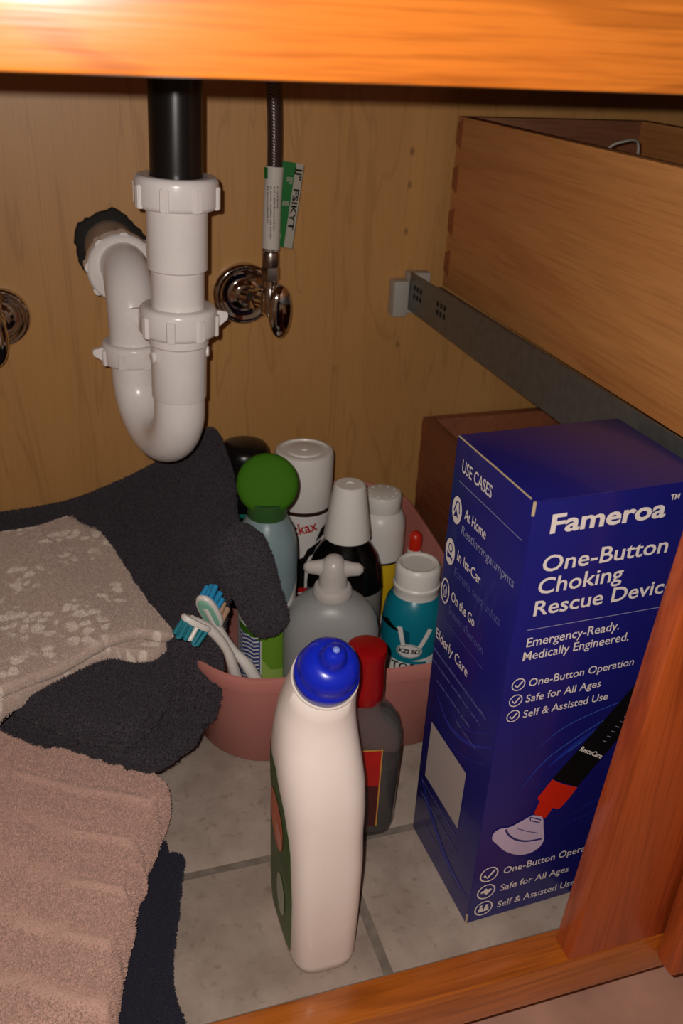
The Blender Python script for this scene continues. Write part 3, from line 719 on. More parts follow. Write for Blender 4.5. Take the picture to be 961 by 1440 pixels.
# spout: central dome with two side wings
path = [Vector((c[0], c[1], BZ + .158)) + E1 * s for s in (-.0255, -.022, -.015, -.008, 0, .008, .015, .022, .0255)]
rad = [.0025, .0058, .0066, .0082, .0105, .0082, .0066, .0058, .0025]
rg = []
for p, r in zip(path, rad): rg.append(sring(p, r * .8, r, 2, 24, E2, (0, 0, 1)))
sp = finish('winged_spout', rings_mesh('winged_spout', rg), M['frostlight'], t, auto=80)
lathe('spout_dome', (c[0], c[1], BZ + .150), (0, 0, 1), [(.0118, 0), (.0115, .008), (.0100, .014), (.0070, .0185), (.003, .0205), (.0001, .0207)], M['frostlight'], t, 32, 80)

# white shaker bottle with yellow label
c = (.3155, .775); az = face(*c)
t = thing('powder_shaker', (c[0], c[1], BZ), 'white powder shaker bottle with dotted lid above a yellow label', 'bottle')
lathe('bottle_body', (c[0], c[1], BZ), (0, 0, 1), [(.023, 0), (.0255, .002), (.0258, .01), (.0258, .108), (.0250, .118), (.0220, .126), (.0185, .129), (.0001, .129)], M['white'], t, 48)
lathe('label_band', (c[0], c[1], BZ + .012), (0, 0, 1), [(.0259, 0), (.0261, .0005), (.0261, .0615), (.0259, .062)], M['yellow'], t, 48)
lathe('black_line', (c[0], c[1], BZ + .074), (0, 0, 1), [(.0259, 0), (.0262, .0003), (.0262, .0022), (.0259, .0025)], M['blackprint'], t, 48)
lid = lathe('lid', (c[0], c[1], BZ + .1285), (0, 0, 1), [(.0190, 0), (.0195, .001), (.0195, .0165), (.0185, .0185), (.0165, .0192), (.0001, .0192)], M['white'], t, 48)
for k in range(10):
    th = 2 * math.pi * k / 10 + .2
    lathe('lid_bump', (c[0] + .0135 * math.cos(th), c[1] + .0135 * math.sin(th), BZ + .1476), (0, 0, 1), [(.0012, 0), (.0009, .0007), (.0001, .001)], M['white'], lid, 10, 80)
# small red tipped thing beside it
c = (.3385, .735)
t = thing('small_tube', (c[0], c[1], BZ), 'small red tube with a white rim, beside the powder shaker', 'tube')
lathe('tube_body', (c[0], c[1], BZ), (0, 0, 1), [(.006, 0), (.0072, .001), (.0072, .100), (.0001, .100)], M['white'], t, 24)
e = Vector((-.9, -1.2, .6)).normalized()
lathe('red_cap', (c[0], c[1], BZ + .1), (0, 0, 1), [(.0070, 0), (.0070, .012), (.006, .017), (.003, .0195), (.0001, .02)], M['devred'], t, 24, 80)

# teal bottle with white cap
c = (.3020, .6440); az = face(*c)
t = thing('supplement_bottle', (c[0], c[1], BZ), 'teal bottle with white screw cap and oval emblem', 'bottle')
bp_ = [(.023, 0), (.0265, .002), (.0275, .01), (.0292, .03), (.0295, .078), (.0285, .092), (.0262, .103), (.0225, .110), (.0205, .113), (.0001, .113)]
lathe('bottle_body', (c[0], c[1], BZ), (0, 0, 1), bp_, M['teal'], t, 48)
lathe('cap', (c[0], c[1], BZ + .1100), (0, 0, 1), [(.0205, 0), (.0212, .0008), (.0210, .0085), (.0216, .0095), (.0216, .0120), (.0205, .0135), (.0208, .0270), (.0200, .0305), (.0180, .0325), (.0160, .0322), (.0145, .0308), (.0001, .0302)], M['white'], t, 48)
W_ = Wrap((c[0], c[1], BZ), rr_, az - .12, .0003)
lb = pshape(t, 'label', [(-.045, .008), (.045, .008), (.045, .064), (.02, .056), (0, .053), (-.02, .056), (-.045, .068)], W_, M['whitepaint'], 0, .004)
pshape(t, 'dark_flash', [(-.034, .086), (-.022, .091), (-.0085, .0845), (-.010, .083), (-.034, .0845)], W_, M['blackprint'], .0002, .004)
pshape(t, 'ray', [(-.0105, .088), (-.0055, .089), (-.0010, .070), (-.0048, .070)], W_, M['whitepaint'], .0001, .004)
pshape(t, 'ray', [(.019, .089), (.023, .086), (.014, .068), (.0105, .070)], W_, M['whitepaint'], .0001, .004)
pshape(t, 'dark_teal_panel', [(-.0050, .087), (.002, .085), (.0025, .070), (-.0008, .070)], W_, M['tealdark'], .0001, .004)  # darker teal patch next to the white ray
em = pshape(t, 'emblem', circ(.0030, .0645, .0118, 28, .0078), W_, M['whitepaint'], .0005, .004)
pring(em, 'emblem_ring', .0030, .0645, .0111, .0006, W_, M['blackprint'], .0071, .0008)
ptext(em, 'KZI BD', .0062, .0030, .0626, W_, M['blackprint'], .0003, None, 'CENTER', lift=.0009)
pshape(lb, 'teal_band', [(-.03, .060), (-.012, .052), (.02, .049), (.02, .0525), (-.012, .0555), (-.03, .064)], W_, M['teal'], .0002, .004)
ptext(lb, 'TOP', .012, -.013, .042, W_, M['blackprint'], .0002, lift=.0004)

# toothbrushes
def toothbrush(label, pts, rads, headn, bri, back=None, hs=1.0):
    t = thing('toothbrush', pts[-1], label, 'toothbrush')
    P_ = catmull(pts, 8)
    n = len(P_)
    def rad(u):
        x = u * (len(rads) - 1); i = min(int(x), len(rads) - 2); return rads[i] + (rads[i + 1] - rads[i]) * (x - i)
    tube_ = tube_mesh('handle', P_, rad, 16)
    finish('handle', tube_, M['brushwhite'], t)
    a = (pts[0] - pts[1]).normalized(); hn = Vector(headn); hn = (hn - a * hn.dot(a)).normalized(); s = a.cross(hn)
    hc = pts[0] - a * .006
    rg = [sring(hc - hn * .0022 * k, .0125 * hs * q, .0062 * hs * q, 2.4, 32, a, s) for k, q in ((1.2, .7), (1, .92), (.3, 1), (-.3, 1), (-1, .92), (-1.1, .1))]
    hd_ = finish('head', rings_mesh('head', rg), M['brushwhite'], t)
    if back:
        rg = [sring(hc - hn * (.0026 + .0006 * k), .0105 * hs * q, .0049 * hs * q, 2.4, 32, a, s) for k, q in ((0, 1), (.8, .95), (1.2, .7))]
        finish('grip_back', rings_mesh('grip_back', rg), M[back], t)
    for i in range(5):
        for j in range(3):
            q = hc + a * (-.0085 + .0042 * i) * hs + s * (-.0034 + .0034 * j) * hs + hn * .0018
            L_ = .0115 + .0015 * ((i + j) % 2) + (.002 if i in (0, 4) else 0)
            m_ = bri[(i) % len(bri)]
            lathe('bristle_tuft', q, hn + a * random.uniform(-.12, .12) + s * random.uniform(-.12, .12), [(.0015 * hs, 0), (.0018 * hs, L_ * .7), (.0019 * hs, L_), (.0001, L_)], M[m_], t, 8, 80)
    return t
toothbrush('white toothbrush with teal bristles facing down, by the towel', [at(268, 872, .580), at(295, 885, .582), at(318, 912, .584), at(330, 945, .588), Vector((.133, .602, .05)), Vector((.136, .612, .0125))],
           [.0042, .0042, .0036, .0046, .005, .0045], (-.55, -.25, -.75), ['bristleteal', 'bristleteal', 'brushwhite', 'bristleteal', 'bristleteal'], None, 1.15)
toothbrush('white toothbrush with mint-backed head and blue and tan bristles', [at(291, 853, .602), at(313, 893, .603), at(330, 916, .602), at(352, 942, .598), Vector((.152, .598, .05)), Vector((.158, .602, .0125))],
           [.0042, .0038, .0036, .0052, .0056, .0045], (.45, .8, .55), ['bristletan', 'bristletan', 'bristleblue', 'bristleblue', 'bristleblue'], 'mint', 1.45)

# ------------------------------------------------------------------ toilet cleaner bottle
t = thing('cleaner_bottle', (.139, .423, 0), 'ivory toilet cleaner bottle with blue cap and dark green label', 'bottle')
secs = [(.0006, .1395, .4175, .0200, .0380, 3.6), (.0025, .1395, .4175, .0228, .0408, 3.8), (.010, .1395, .4175, .0238, .0418, 4.2), (.05, .1400, .4185, .0246, .0418, 4.2), (.09, .1405, .4200, .0256, .0408, 4.0),
        (.11, .1410, .4220, .0266, .0390, 3.3), (.128, .1412, .4230, .0280, .0380, 3.0), (.145, .1412, .4255, .0284, .0356, 2.8), (.160, .1410, .4285, .0276, .0325, 2.6), (.173, .1412, .4310, .0262, .0300, 2.4), (.187, .1420, .4328, .0244, .0270, 2.2), (.201, .1435, .4315, .0226, .0236, 2.05), (.2125, .1450, .4290, .0216, .0216, 2.0)]
TL = Vector((-.02, -.50, .86)).normalized()
rg = []
for z, x, y, rx, ry, n in secs:
    k = max(0, min(1, (z - .15) / .055)) ** 1.2
    ax_ = (Vector((0, 0, 1)) * (1 - k) + TL * k).normalized()
    e1 = (Vector((1, 0, 0)) - ax_ * ax_.x).normalized(); e2 = ax_.cross(e1)
    rg.append(sring((x, y, z), rx, ry, n, 64, e1, e2))
bb = finish('bottle_body', rings_mesh('bottle_body', rg), M['offwhite'], t, auto=70)
co = Vector((.1450, .4290, .2125))
lathe('neck_lip', co - TL * .002, TL, [(.0200, 0), (.0214, .0005), (.0219, .002), (.0214, .0035), (.0001, .0035)], M['offwhite'], t, 48, 80)
lathe('cap', co + TL * .001, TL, [(.0200, 0), (.0206, .0008), (.0206, .0085), (.0201, .0095), (.0194, .0100), (.0190, .0150), (.0180, .0200), (.0150, .0240), (.0112, .0262), (.0090, .0268), (.0082, .0285), (.0078, .0330), (.0066, .0370), (.0042, .0395), (.0025, .0402), (.0023, .0412), (.0001, .0414)], M['bluecap'], t, 56, 60)
lathe('nozzle_tip', co + TL * .0412, TL, [(.0022, 0), (.0022, .0012), (.0014, .0020), (.0001, .0021)], mat('pale_blue_plastic', srgb(120, 140, 220), .4), t, 16, 80)
# label on the left broad side, following the bottle
def cb(a, b, l=0):
    """a: along depth (y), b: height; point on the left (-x) side of the bottle"""
    for s0, s1 in zip(secs, secs[1:]):
        if s0[0] <= b <= s1[0]: break
    k = (b - s0[0]) / (s1[0] - s0[0]); S = [p + (q - p) * k for p, q in zip(s0, s1)]
    v = min(.97, max(-.97, a / S[4])); n = S[5]
    x = (1 - abs(v) ** n) ** (1 / n)
    return Vector((S[1] - S[3] * x - .0004 - l, S[2] + a, b))
lab = pshape(t, 'label', [(-.027, .012), (.018, .012), (.028, .03), (.031, .06), (.031, .125), (.027, .148), (.016, .155), (-.004, .150), (-.018, .130), (-.026, .10), (-.029, .06)], cb, M['greenlabel'], 0, .004)
pshape(lab, 'orange_patch', circ(.002, .105, .016, 24, .024), cb, M['orangelabel'], .0004, .004)
pshape(lab, 'pale_patch', circ(-.004, .096, .008, 20, .010), cb, mat('pink_print', srgb(222, 150, 130), .4), .0007, .003)
pshape(lab, 'white_patch', circ(-.006, .045, .010, 20, .018), cb, M['greyprint'] if False else mat('pale_green_print', srgb(176, 182, 160), .4), .0004, .003)

# ------------------------------------------------------------------ clear bottle with red cap
c = (.2000, .4985); az = face(*c)
EA = math.radians(-104)
t = thing('dish_soap_bottle', (c[0], c[1], 0), 'clear flat bottle with red cap and red label behind cleaner bottle', 'bottle')
e1 = Vector((math.cos(EA + math.pi / 2), math.sin(EA + math.pi / 2), 0)); e2 = Vector((math.cos(EA), math.sin(EA), 0))
sec = ((.0006, .026, .014), (.003, .029, .017), (.012, .0305, .0185), (.085, .0310, .0190), (.100, .0305, .0188), (.110, .0280, .0178), (.118, .0225, .0160), (.123, .0165, .0140), (.127, .0135, .0130), (.133, .0130, .0130))
finish('bottle_body', rings_mesh('bottle_body', [sring((c[0], c[1], z), rx, ry, 3, 48, e1, e2) for z, rx, ry in sec]), M['clear'], t, auto=70)
finish('liquid', rings_mesh('liquid', [sring((c[0], c[1], z), rx - .0018, ry - .0018, 3, 48, e1, e2) for z, rx, ry in ((.003, .027, .015), (.012, .0305, .0185), (.070, .0309, .0189), (.0705, .0309, .0189))]), M['brownliq'], t, auto=70)
lathe('cap', (c[0], c[1], .1300), (0, 0, 1), [(.0135, 0), (.0142, .001), (.0144, .010), (.0138, .034), (.0140, .036), (.0148, .042), (.0144, .046), (.0110, .0475), (.0001, .0475)], M['redcap'], t, 40)
PL = Plane((c[0] + e2.x * .0196, c[1] + e2.y * .0196, 0), e1, (0, 0, 1), .0002)
if PL.n.dot(e2) < 0: PL = Plane((c[0] + e2.x * .0196, c[1] + e2.y * .0196, 0), -e1, (0, 0, 1), .0002)
def cyl(s):
    def f(a, b, l=0):
        v = min(.96, abs(a) / .0308); y = .0191 * (1 - v ** 3) ** (1 / 3)
        return Vector((c[0], c[1], b)) + PL.u * a + e2 * (y + .0004 + l)
    return f
S_ = cyl(0)
lb = pshape(t, 'label', [(-.024, .016), (.014, .016), (.014, .094), (-.024, .094)], S_, M['redlabel'], 0, .005)
pstroke(lb, 'gold_edge', [(-.024 + .002 * i, .0945) for i in range(20)], .0012, S_, M['gold'], .0002)
pstroke(lb, 'gold_edge', [(.0143, .016 + .008 * i) for i in range(11)], .0010, S_, M['gold'], .0002)
pshape(lb, 'dark_panel', [(-.024, .016), (.0135, .016), (.0135, .058), (-.024, .062)], S_, mat('maroon_print', srgb(70, 20, 18), .4), .0002, .005)

# ------------------------------------------------------------------ blue carton
BF = Vector((.2470, .3856, 0)); ba = math.radians(2.0)
U = Vector((math.cos(ba), math.sin(ba), 0)); V = Vector((-math.sin(ba), math.cos(ba), 0)); BW, BD, BH = .1210, .0955, .3460
ct = thing('carton', BF + U * BW / 2 + V * BD / 2, 'tall glossy blue rescue device carton with white lettering', 'box')
bm = bmesh.new(); box_bm(bm, 0, BW, 0, BD, .0006, BH, .0011, 2)
for v in bm.verts:
    # slight bow of the card along the long edges
    k = math.sin(math.pi * v.co.z / BH)
    p = BF + U * v.co.x + V * v.co.y; v.co = Vector((p.x, p.y, v.co.z))
finish('carton_body', bm_mesh('carton_body', bm), M['boxblue'], ct)
# raw card showing along the lid fold and corner
def strip(name, p0, p1, w, h, mt):
    d = (p1 - p0); 
    return finish(name, tube_mesh(name, [p0 + d * (i / 6) + Vector((0, 0, random.uniform(-.0002, .0002))) for i in range(7)], w, 6), mt, ct)
top = lambda u, v: BF + U * u + V * v + Vector((0, 0, BH - .0002))
strip('fold_edge', top(-.0001, .004), top(.0003, BD - .002), .00055, 0, M['card'])
strip('lid_edge', top(.004, -.0001), top(BW - .002, -.0001), .0005, 0, M['boxblue'])
strip('corner_wear', top(.0002, .0002) - Vector((0, 0, .0085)), top(.0003, .0003), .0010, 0, M['card'])
strip('corner_wear', BF + U * .0003 + V * .0003 + Vector((0, 0, .001)), BF + U * .0003 + V * .0003 + Vector((0, 0, .010)), .0008, 0, M['card'])
# tuck flap crease lines on the lid front
FR = Plane(BF, U, (0, 0, 1), .0003)           # front: a from left edge, b from bottom
LF = Plane(BF + V * BD, -V, (0, 0, 1), .0003)   # left side: a from back edge
mm = .001
def ft(s, a0, a1, b, size, m_='printwhite', bold=0.0): return ptext(ct, s, size * mm, a0 * mm, b * mm, FR, M[m_], bold * mm, (a1 - a0) * mm)
# capitals of the built-in face are about .72 of the size
ft('Fameroa', 11.8, 91.5, 324.3, 17.0, bold=.45)
ft('TM', 92.6, 99.0, 335.0, 5.2, bold=.1)
ft('One-Button', 11.4, 99.5, 298.6, 15.6, bold=.18)
ft('Choking', 11.0, 70.5, 283.4, 15.6, bold=.18)
ft('Rescue Device', 10.4, 112.5, 268.2, 15.0, bold=.18)
pstroke(ct, 'rule', [(.0092, .2585), (.112, .2572)], .0005, FR, M['printdim'])
ft('Emergency-Ready.', 9.8, 76.8, 245.8, 9.6, bold=.05)
ft('Medically Engineered.', 8.9, 86.2, 235.6, 9.6, bold=.05)
def tick(a, b, r, surf, wd=.0008):
    n = pring(ct, 'tick_circle', a, b, r, wd, surf, M['printwhite'])
    return n
for (cxx, cyy), (s, a1) in zip(((9.6, 217.6), (9.6, 205.0), (9.7, 192.6)), (('One-Button Operation', 95), ('Safe for All Ages', 72.5), ('Self & Assisted Use', 80.5))):
    k = tick(cxx * mm, cyy * mm, .0048, FR, .0007)
    pstroke(k, 'tick_mark', [(cxx * mm - .0024, cyy * mm), (cxx * mm - .0006, cyy * mm - .0021), (cxx * mm + .0027, cyy * mm + .0022)], .0011, FR, M['printwhite'])
    ft(s, 16.8, a1, cyy - 3.3, 8.6, bold=.04)
for i, ((cxx, cyy), (s, a1)) in enumerate(zip(((12.6, 48.0), (12.6, 30.4), (12.8, 12.9)), (('One-Button Operation', 106), ('Safe for All Ages', 81.5), ('Self & Assisted Use', 90)))):
    k = tick(cxx * mm, cyy * mm, .0074, FR, .0011); x, y = cxx * mm, cyy * mm
    if i == 0:
        pstroke(k, 'tick_mark', [(x - .0038, y), (x - .0010, y - .0034), (x + .0042, y + .0034)], .0019, FR, M['printwhite'])
    elif i == 1:
        pshape(k, 'cross_mark', [(x - .0042, y - .0010), (x - .0014, y - .0010), (x - .0004, y - .0036), (x + .0014, y - .0030), (x + .0046, y + .0010), (x + .0030, y + .0024), (x + .0014, y + .0016), (x - .0006, y + .0036), (x - .0022, y + .0014), (x - .0042, y + .0014)], FR, M['printwhite'])
    else:
        for sx in (-.0023, .0023):
            pshape(k, 'people_mark', circ(x + sx, y + .0022, .0014, 14), FR, M['printwhite'])
            pshape(k, 'people_mark', [(x + sx - .0021, y - .0034), (x + sx + .0021, y - .0034), (x + sx + .0018, y + .0002), (x + sx, y + .0010), (x + sx - .0018, y + .0002)], FR, M['printwhite'])
    ft(s, 24.0, a1, cyy - 3.6, 9.4, bold=.06)
# picture of the device
def q(l): return [(a * mm, b * mm) for a, b in l]
def bez(p, n=14):
    P_ = [Vector((a * mm, b * mm, 0)) for a, b in p]; return [(v.x, v.y) for v in catmull(P_, n)]
for pts, wds, m_ in (([(26, 128), (41, 147), (60, 160), (84, 172), (112, 180)], .0007, 'streak'), ([(32, 159), (52, 173.5), (85, 183), (114, 186)], .0006, 'streak'), ([(44, 140), (56, 150), (70, 160), (96, 174)], .0035, 'streakdim'),
                     ([(52, 146), (62, 153), (74, 162), (92, 172)], .0022, 'streak'), ([(71, 87), (92, 96.5), (112, 103)], .0006, 'streakdim'), ([(20, 116), (34, 138), (52, 153)], .0005, 'streakdim'), ([(60, 78), (86, 84), (114, 98)], .0005, 'streakdim')):
    b_ = bez(pts); n = len(b_)
    pstroke(ct, 'light_streak', b_, [wds * (.15 + .85 * math.sin(math.pi * i / (n - 1))) for i in range(n)], FR, M[m_], .00005)
dv = pshape(ct, 'device_picture', q([(49.7, 127.5), (72.2, 113.8), (99, 153), (119.5, 183), (119.5, 222), (99.8, 196)]), FR, M['devblack'], .0001)
pshape(dv, 'red_collar', q([(49.7, 127.5), (60, 120.2), (72.2, 113.8), (68, 106), (61.7, 97.5), (59.5, 97.2), (50, 102.5), (40.8, 112.1), (41, 114)]), FR, M['devred'], .0002)
pshape(dv, 'red_nozzle', q([(43.0, 109.5), (55.6, 100.5), (50.7, 91.0), (40.0, 98.3)]), FR, M['devred'], .00025)
pshape(dv, 'mask', bez([(39.1, 97.6), (44, 95.5), (48.5, 91.9), (50.8, 81.2), (53.2, 70), (50.5, 62.5), (43, 59.2), (33, 61), (22, 68.5), (15, 77), (9.8, 84), (10.5, 90), (15, 92.3), (22.7, 91.6), (31.9, 94.8), (39.1, 97.6)], 4)[:-1], FR, M['devmask'], .0003)
pstroke(dv, 'mask_line', bez([(19.5, 90.4), (22, 85), (28, 78.5), (38, 73), (51, 71)], 6), .0016, FR, M['devline'], .0004)
pstroke(dv, 'mask_line', bez([(29, 88), (38, 82.5), (47, 78)], 6), .0006, FR, M['devline'], .0004)
pstroke(dv, 'mask_line', q([(37.6, 96.2), (47.0, 90.9), (46.6, 88.2), (38.4, 92.6), (37.6, 96.2)]), .0009, FR, M['devline'], .0004)
ang = math.atan2(-13.3, 20.3)
ptext(dv, 'RescuCare', .0054, .0668, .1490, FR, M['printwhite'], .00015, .0235, rot=ang, lift=.0002)
for k in range(6):
    x, y = (85 + k * 2.6) * mm, (152.5 + k * 3.6) * mm
    pstroke(dv, 'scale_mark', [(x, y), (x + .0032, y - .0018)], .0006, FR, M['printdim'], .0002)
# left side panel (a measured from the front edge in the list, so flip it)
def lt(s, a0, a1, b, size, m_='printwhite', bold=0.0):
    return ptext(ct, s, size * mm, (95.5 - a0) * mm, b * mm, LF, M[m_], bold * mm, (a0 - a1) * mm)
def lp(l): return [((95.5 - a) * mm, b * mm) for a, b in l]
lt('USE CASES', 84.5, 45.0, 325.5, 12.0, 'printwhite', .1)
pstroke(ct, 'rule', lp([(86, 318), (6, 318)]), .0005, LF, M['printdim'])
icons = ((84.2, 297.5), (86.6, 265), (87.2, 233.5))
rows = (('At Home', 73.5, 45.0, 297.0, 'Restinmngaumpnts', 75.7, 7.2, 285.2), ('In ltt-Car', 77, 43.9, 264.6, 'Esmans tenq unfnts', 78.2, 15.7, 252.4), ('On the Go', 78, 44.3, 232.2, 'Smans aftenoon', 79.7, 29.6, 221.0))
for i, ((a, b), (s, a0, a1, bb_, s2, c0, c1, b2)) in enumerate(zip(icons, rows)):
    (x, y), = lp([(a, b)])
    rx = .0066 if i < 2 else .0062
    if i < 2:
        k = pshape(ct, 'icon_disc', circ(x, y, rx, 28, .0098), LF, M['printwhite'])
    else:
        k = pring(ct, 'icon_ring', x, y, rx, .0014, LF, M['printwhite'], .0098)
    if i == 0:
        pstroke(k, 'icon_mark', [(x - .0036, y - .002), (x - .001, y + .006), (x + .0022, y + .0065), (x + .0038, y - .001)], .0013, LF, M['boxblue'], .0001)
        pshape(k, 'icon_mark', [(x - .0034, y - .0055), (x - .0010, y + .0010), (x + .0010, y - .0020), (x + .0034, y - .0058), (x + .0008, y - .0044)], LF, M['boxblue'], .0001)
    elif i == 1:
        pring(k, 'icon_mark', x, y + .003, .0030, .0009, LF, M['boxblue'], .0034, .0001)
        pshape(k, 'icon_mark', [(x - .0040, y - .001), (x + .0040, y - .003), (x + .0034, y - .0062), (x + .0010, y - .0040), (x - .0034, y - .0056)], LF, M['boxblue'], .0001)
    else:
        pring(k, 'icon_mark', x, y, .0028, .0008, LF, M['printwhite'], .0050, .0001)
        pshape(k, 'icon_mark', circ(x, y - .001, .0012, 12, .0026), LF, M['printdim'], .0001)
    lt(s, a0, a1, bb_, 10.5, 'printwhite', .12)
    lt(s2, c0, c1, b2, 9.2, 'printfaint' if i else 'printdim', 0)
pstroke(ct, 'rule', lp([(85, 211.5), (26.6, 211.5)]), .0004, LF, M['printfaint'])
lt('Elderly Care', 93.5, 44.3, 191.5, 11.5, 'printwhite', .1)
def ld(a0, a1, b, h, sd): return dashes(ct, (95.5 - a0) * mm, (95.5 - a1) * mm, b * mm, h * mm, LF, M['printfaint'], sd)
ld(93, 14.3, 179.5, 2.6, 2); ld(93, 20, 170.0, 2.2, 3); ld(84, 32, 158.0, 2.2, 4); ld(50, 22, 148.0, 2.0, 5)
pshape(ct, 'blank_panel', lp([(84.0, 120.3), (84.6, 66.8), (28.6, 67.4), (28.0, 120.6)]), LF, mat('plain_panel_print', srgb(176, 164, 158), .5))
for pts, wd_ in (([(84, 150), (60, 138), (30, 146), (3, 166)], .0035), ([(80, 170), (56, 152), (28, 158), (3, 180)], .0010), ([(90, 138), (60, 124), (28, 134), (3, 152)], .0008), ([(92, 62), (66, 40), (36, 26), (4, 24)], .0050), ([(92, 52), (60, 34), (30, 20), (4, 18)], .0008)):
    b_ = bez([((95.5 - a), b) for a, b in pts]); n = len(b_)
    pstroke(ct, 'swirl', b_, [wd_ * (.2 + .8 * math.sin(math.pi * i / (n - 1))) for i in range(n)], LF, M['swirl'], -.0001)
ld(88, 30, 58, 1.8, 6); ld(88, 26, 46, 1.8, 7); ld(80, 34, 22, 1.8, 8)

# ------------------------------------------------------------------ towels
def noise3(p, s, seed=0):
    from mathutils import noise
    return noise.noise(Vector((p[0] * s + seed, p[1] * s - seed, p[2] * s + seed * .5)))
def pillow_mesh(name, outline, top, bot, r, rings=14, sub=8, wob=.0015, fn=None, seed=0.0):
    """a folded slab of cloth: outline in plan, rounded rim, top and bottom height functions"""
    O = catmull([Vector((x, y, 0)) for x, y in outline] + [Vector((*outline[0], 0))], sub)[:-1]
    c_ = sum(O, Vector()) / len(O); n = len(O); V_ = []; F_ = []
    O = [p + (p - c_).normalized() * wob * noise3(p, 160, seed) for p in O]
    prm = [(1 - math.cos(math.pi / 2 * k / 5)) for k in range(6)]
    layers = []
    def lay(d, hf):    # d distance inward, hf 0..1 between middle and surface
        return [(p, min(1, d / max(1e-6, (p - c_).length)), hf) for p in O]
    seq = []
    for k in range(5, -1, -1):   # bottom rim inwards -> out
        t_ = math.pi / 2 * k / 5; seq.append((r * (1 - math.cos(t_)), -math.sin(t_)))
    for k in range(1, 6):
        t_ = math.pi / 2 * k / 5; seq.append((r * (1 - math.cos(t_)), math.sin(t_)))
    def pos(p, s, hf):
        q_ = c_ + (p - c_) * s
        zt, zb = top(q_.x, q_.y), bot(q_.x, q_.y); zm = (zt + zb) / 2
        z = zm + hf * ((zt - zm) if hf > 0 else (zm - zb))
        return Vector((q_.x, q_.y, z))
    def ring(d, hf):
        return [pos(p, 1 - d / max(1e-6, (p - c_).length), hf) for p in O]
    rgs = []
    for k in range(rings - 1, 0, -1): rgs.append([pos(p, (1 - r / max(1e-6, (p - c_).length)) * (1 - k / rings), -1) for p in O])
    for d, hf in seq: rgs.append(ring(d, hf))
    for k in range(1, rings * 2): rgs.append([pos(p, (1 - r / max(1e-6, (p - c_).length)) * (1 - k / (rings * 2)), 1) for p in O])
    if fn: rgs = [[fn(v) for v in rr] for rr in rgs]
    return rings_mesh(name, rgs)
def join(name, meshes):
    bm = bmesh.new()
    for me in meshes: bm.from_mesh(me)
    return bm_mesh(name, bm)
def pile(parent, src, mt, count, length=.0018, width=.0006, keep=None, name='pile'):
    """short terry loops standing on the cloth: uncountable, one part"""
    me = src.data; me.calc_loop_triangles()
    co = np.array([v.co[:] for v in me.vertices]); tr = np.array([l.vertices[:] for l in me.loop_triangles])
    a, b, c_ = co[tr[:, 0]], co[tr[:, 1]], co[tr[:, 2]]
    nr = np.cross(b - a, c_ - a); ar = np.linalg.norm(nr, axis=1); nr = nr / np.maximum(ar, 1e-12)[:, None]
    wgt = ar.copy()
    if keep is not None: wgt = wgt * keep((a + b + c_) / 3 + np.array(src.parent.location if src.parent else src.location), nr)
    idx = rng.choice(len(tr), count, p=wgt / wgt.sum())
    u = rng.random((count, 1)); v = rng.random((count, 1)); m_ = (u + v) > 1; u = np.where(m_, 1 - u, u); v = np.where(m_, 1 - v, v)
    P_ = a[idx] + (b[idx] - a[idx]) * u + (c_[idx] - a[idx]) * v
    N_ = nr[idx] + rng.normal(0, .45, (count, 3)); N_ /= np.linalg.norm(N_, axis=1)[:, None]
    T_ = np.cross(N_, rng.normal(0, 1, (count, 3))); T_ /= np.maximum(np.linalg.norm(T_, axis=1), 1e-9)[:, None]
    L_ = length * (.5 + .8 * rng.random((count, 1))); w_ = width * (.7 + .6 * rng.random((count, 1)))
    base = P_ - nr[idx] * .0003
    vv = np.stack([base - T_ * w_, base + T_ * w_, P_ + N_ * L_ + T_ * w_ * .55, P_ + N_ * L_ - T_ * w_ * .55], 1).reshape(-1, 3)
    m2 = bpy.data.meshes.new(name)
    m2.vertices.add(len(vv)); m2.vertices.foreach_set('co', vv.astype(np.float32).ravel())
    m2.loops.add(count * 4); m2.polygons.add(count)
    m2.loops.foreach_set('vertex_index', np.arange(count * 4, dtype=np.int32))
    m2.polygons.foreach_set('loop_start', np.arange(0, count * 4, 4, dtype=np.int32))
    m2.update(calc_edges=True)
    o = bpy.data.objects.new(name, m2); COL.objects.link(o); m2.materials.append(mt); o.parent = parent; o['kind'] = 'stuff'
    return o
upside = lambda p, n: ((n[:, 2] > -.3) * 1.0)

# dark towel lying flat on the floor beneath the tan one
def pl2(l): return [(x, y) for x, y in l]
t = thing('towel', (.0, .44, 0), 'flat navy-charcoal towel on the tiles, sticking out beneath the tan towel', 'towel')
ol = [(-.11, .345), (-.02, .344), (.034, .343), (.042, .348), (.0395, .366), (.0365, .385), (.039, .41), (.044, .428), (.050, .452), (.056, .475), (.060, .492), (.056, .500), (.050, .503), (.049, .513), (.042, .518), (.033, .518), (.0, .512), (-.11, .515)]
s_ = finish('towel_cloth', pillow_mesh('towel_cloth', ol, lambda x, y: .0095 + .0015 * math.sin(x * 90 + y * 40), lambda x, y: .001, .0045, 8, 6, .002), M['charcoal2'], t)
pile(t, s_, M['charcoal2'], 36000, .0013, .0004, upside)

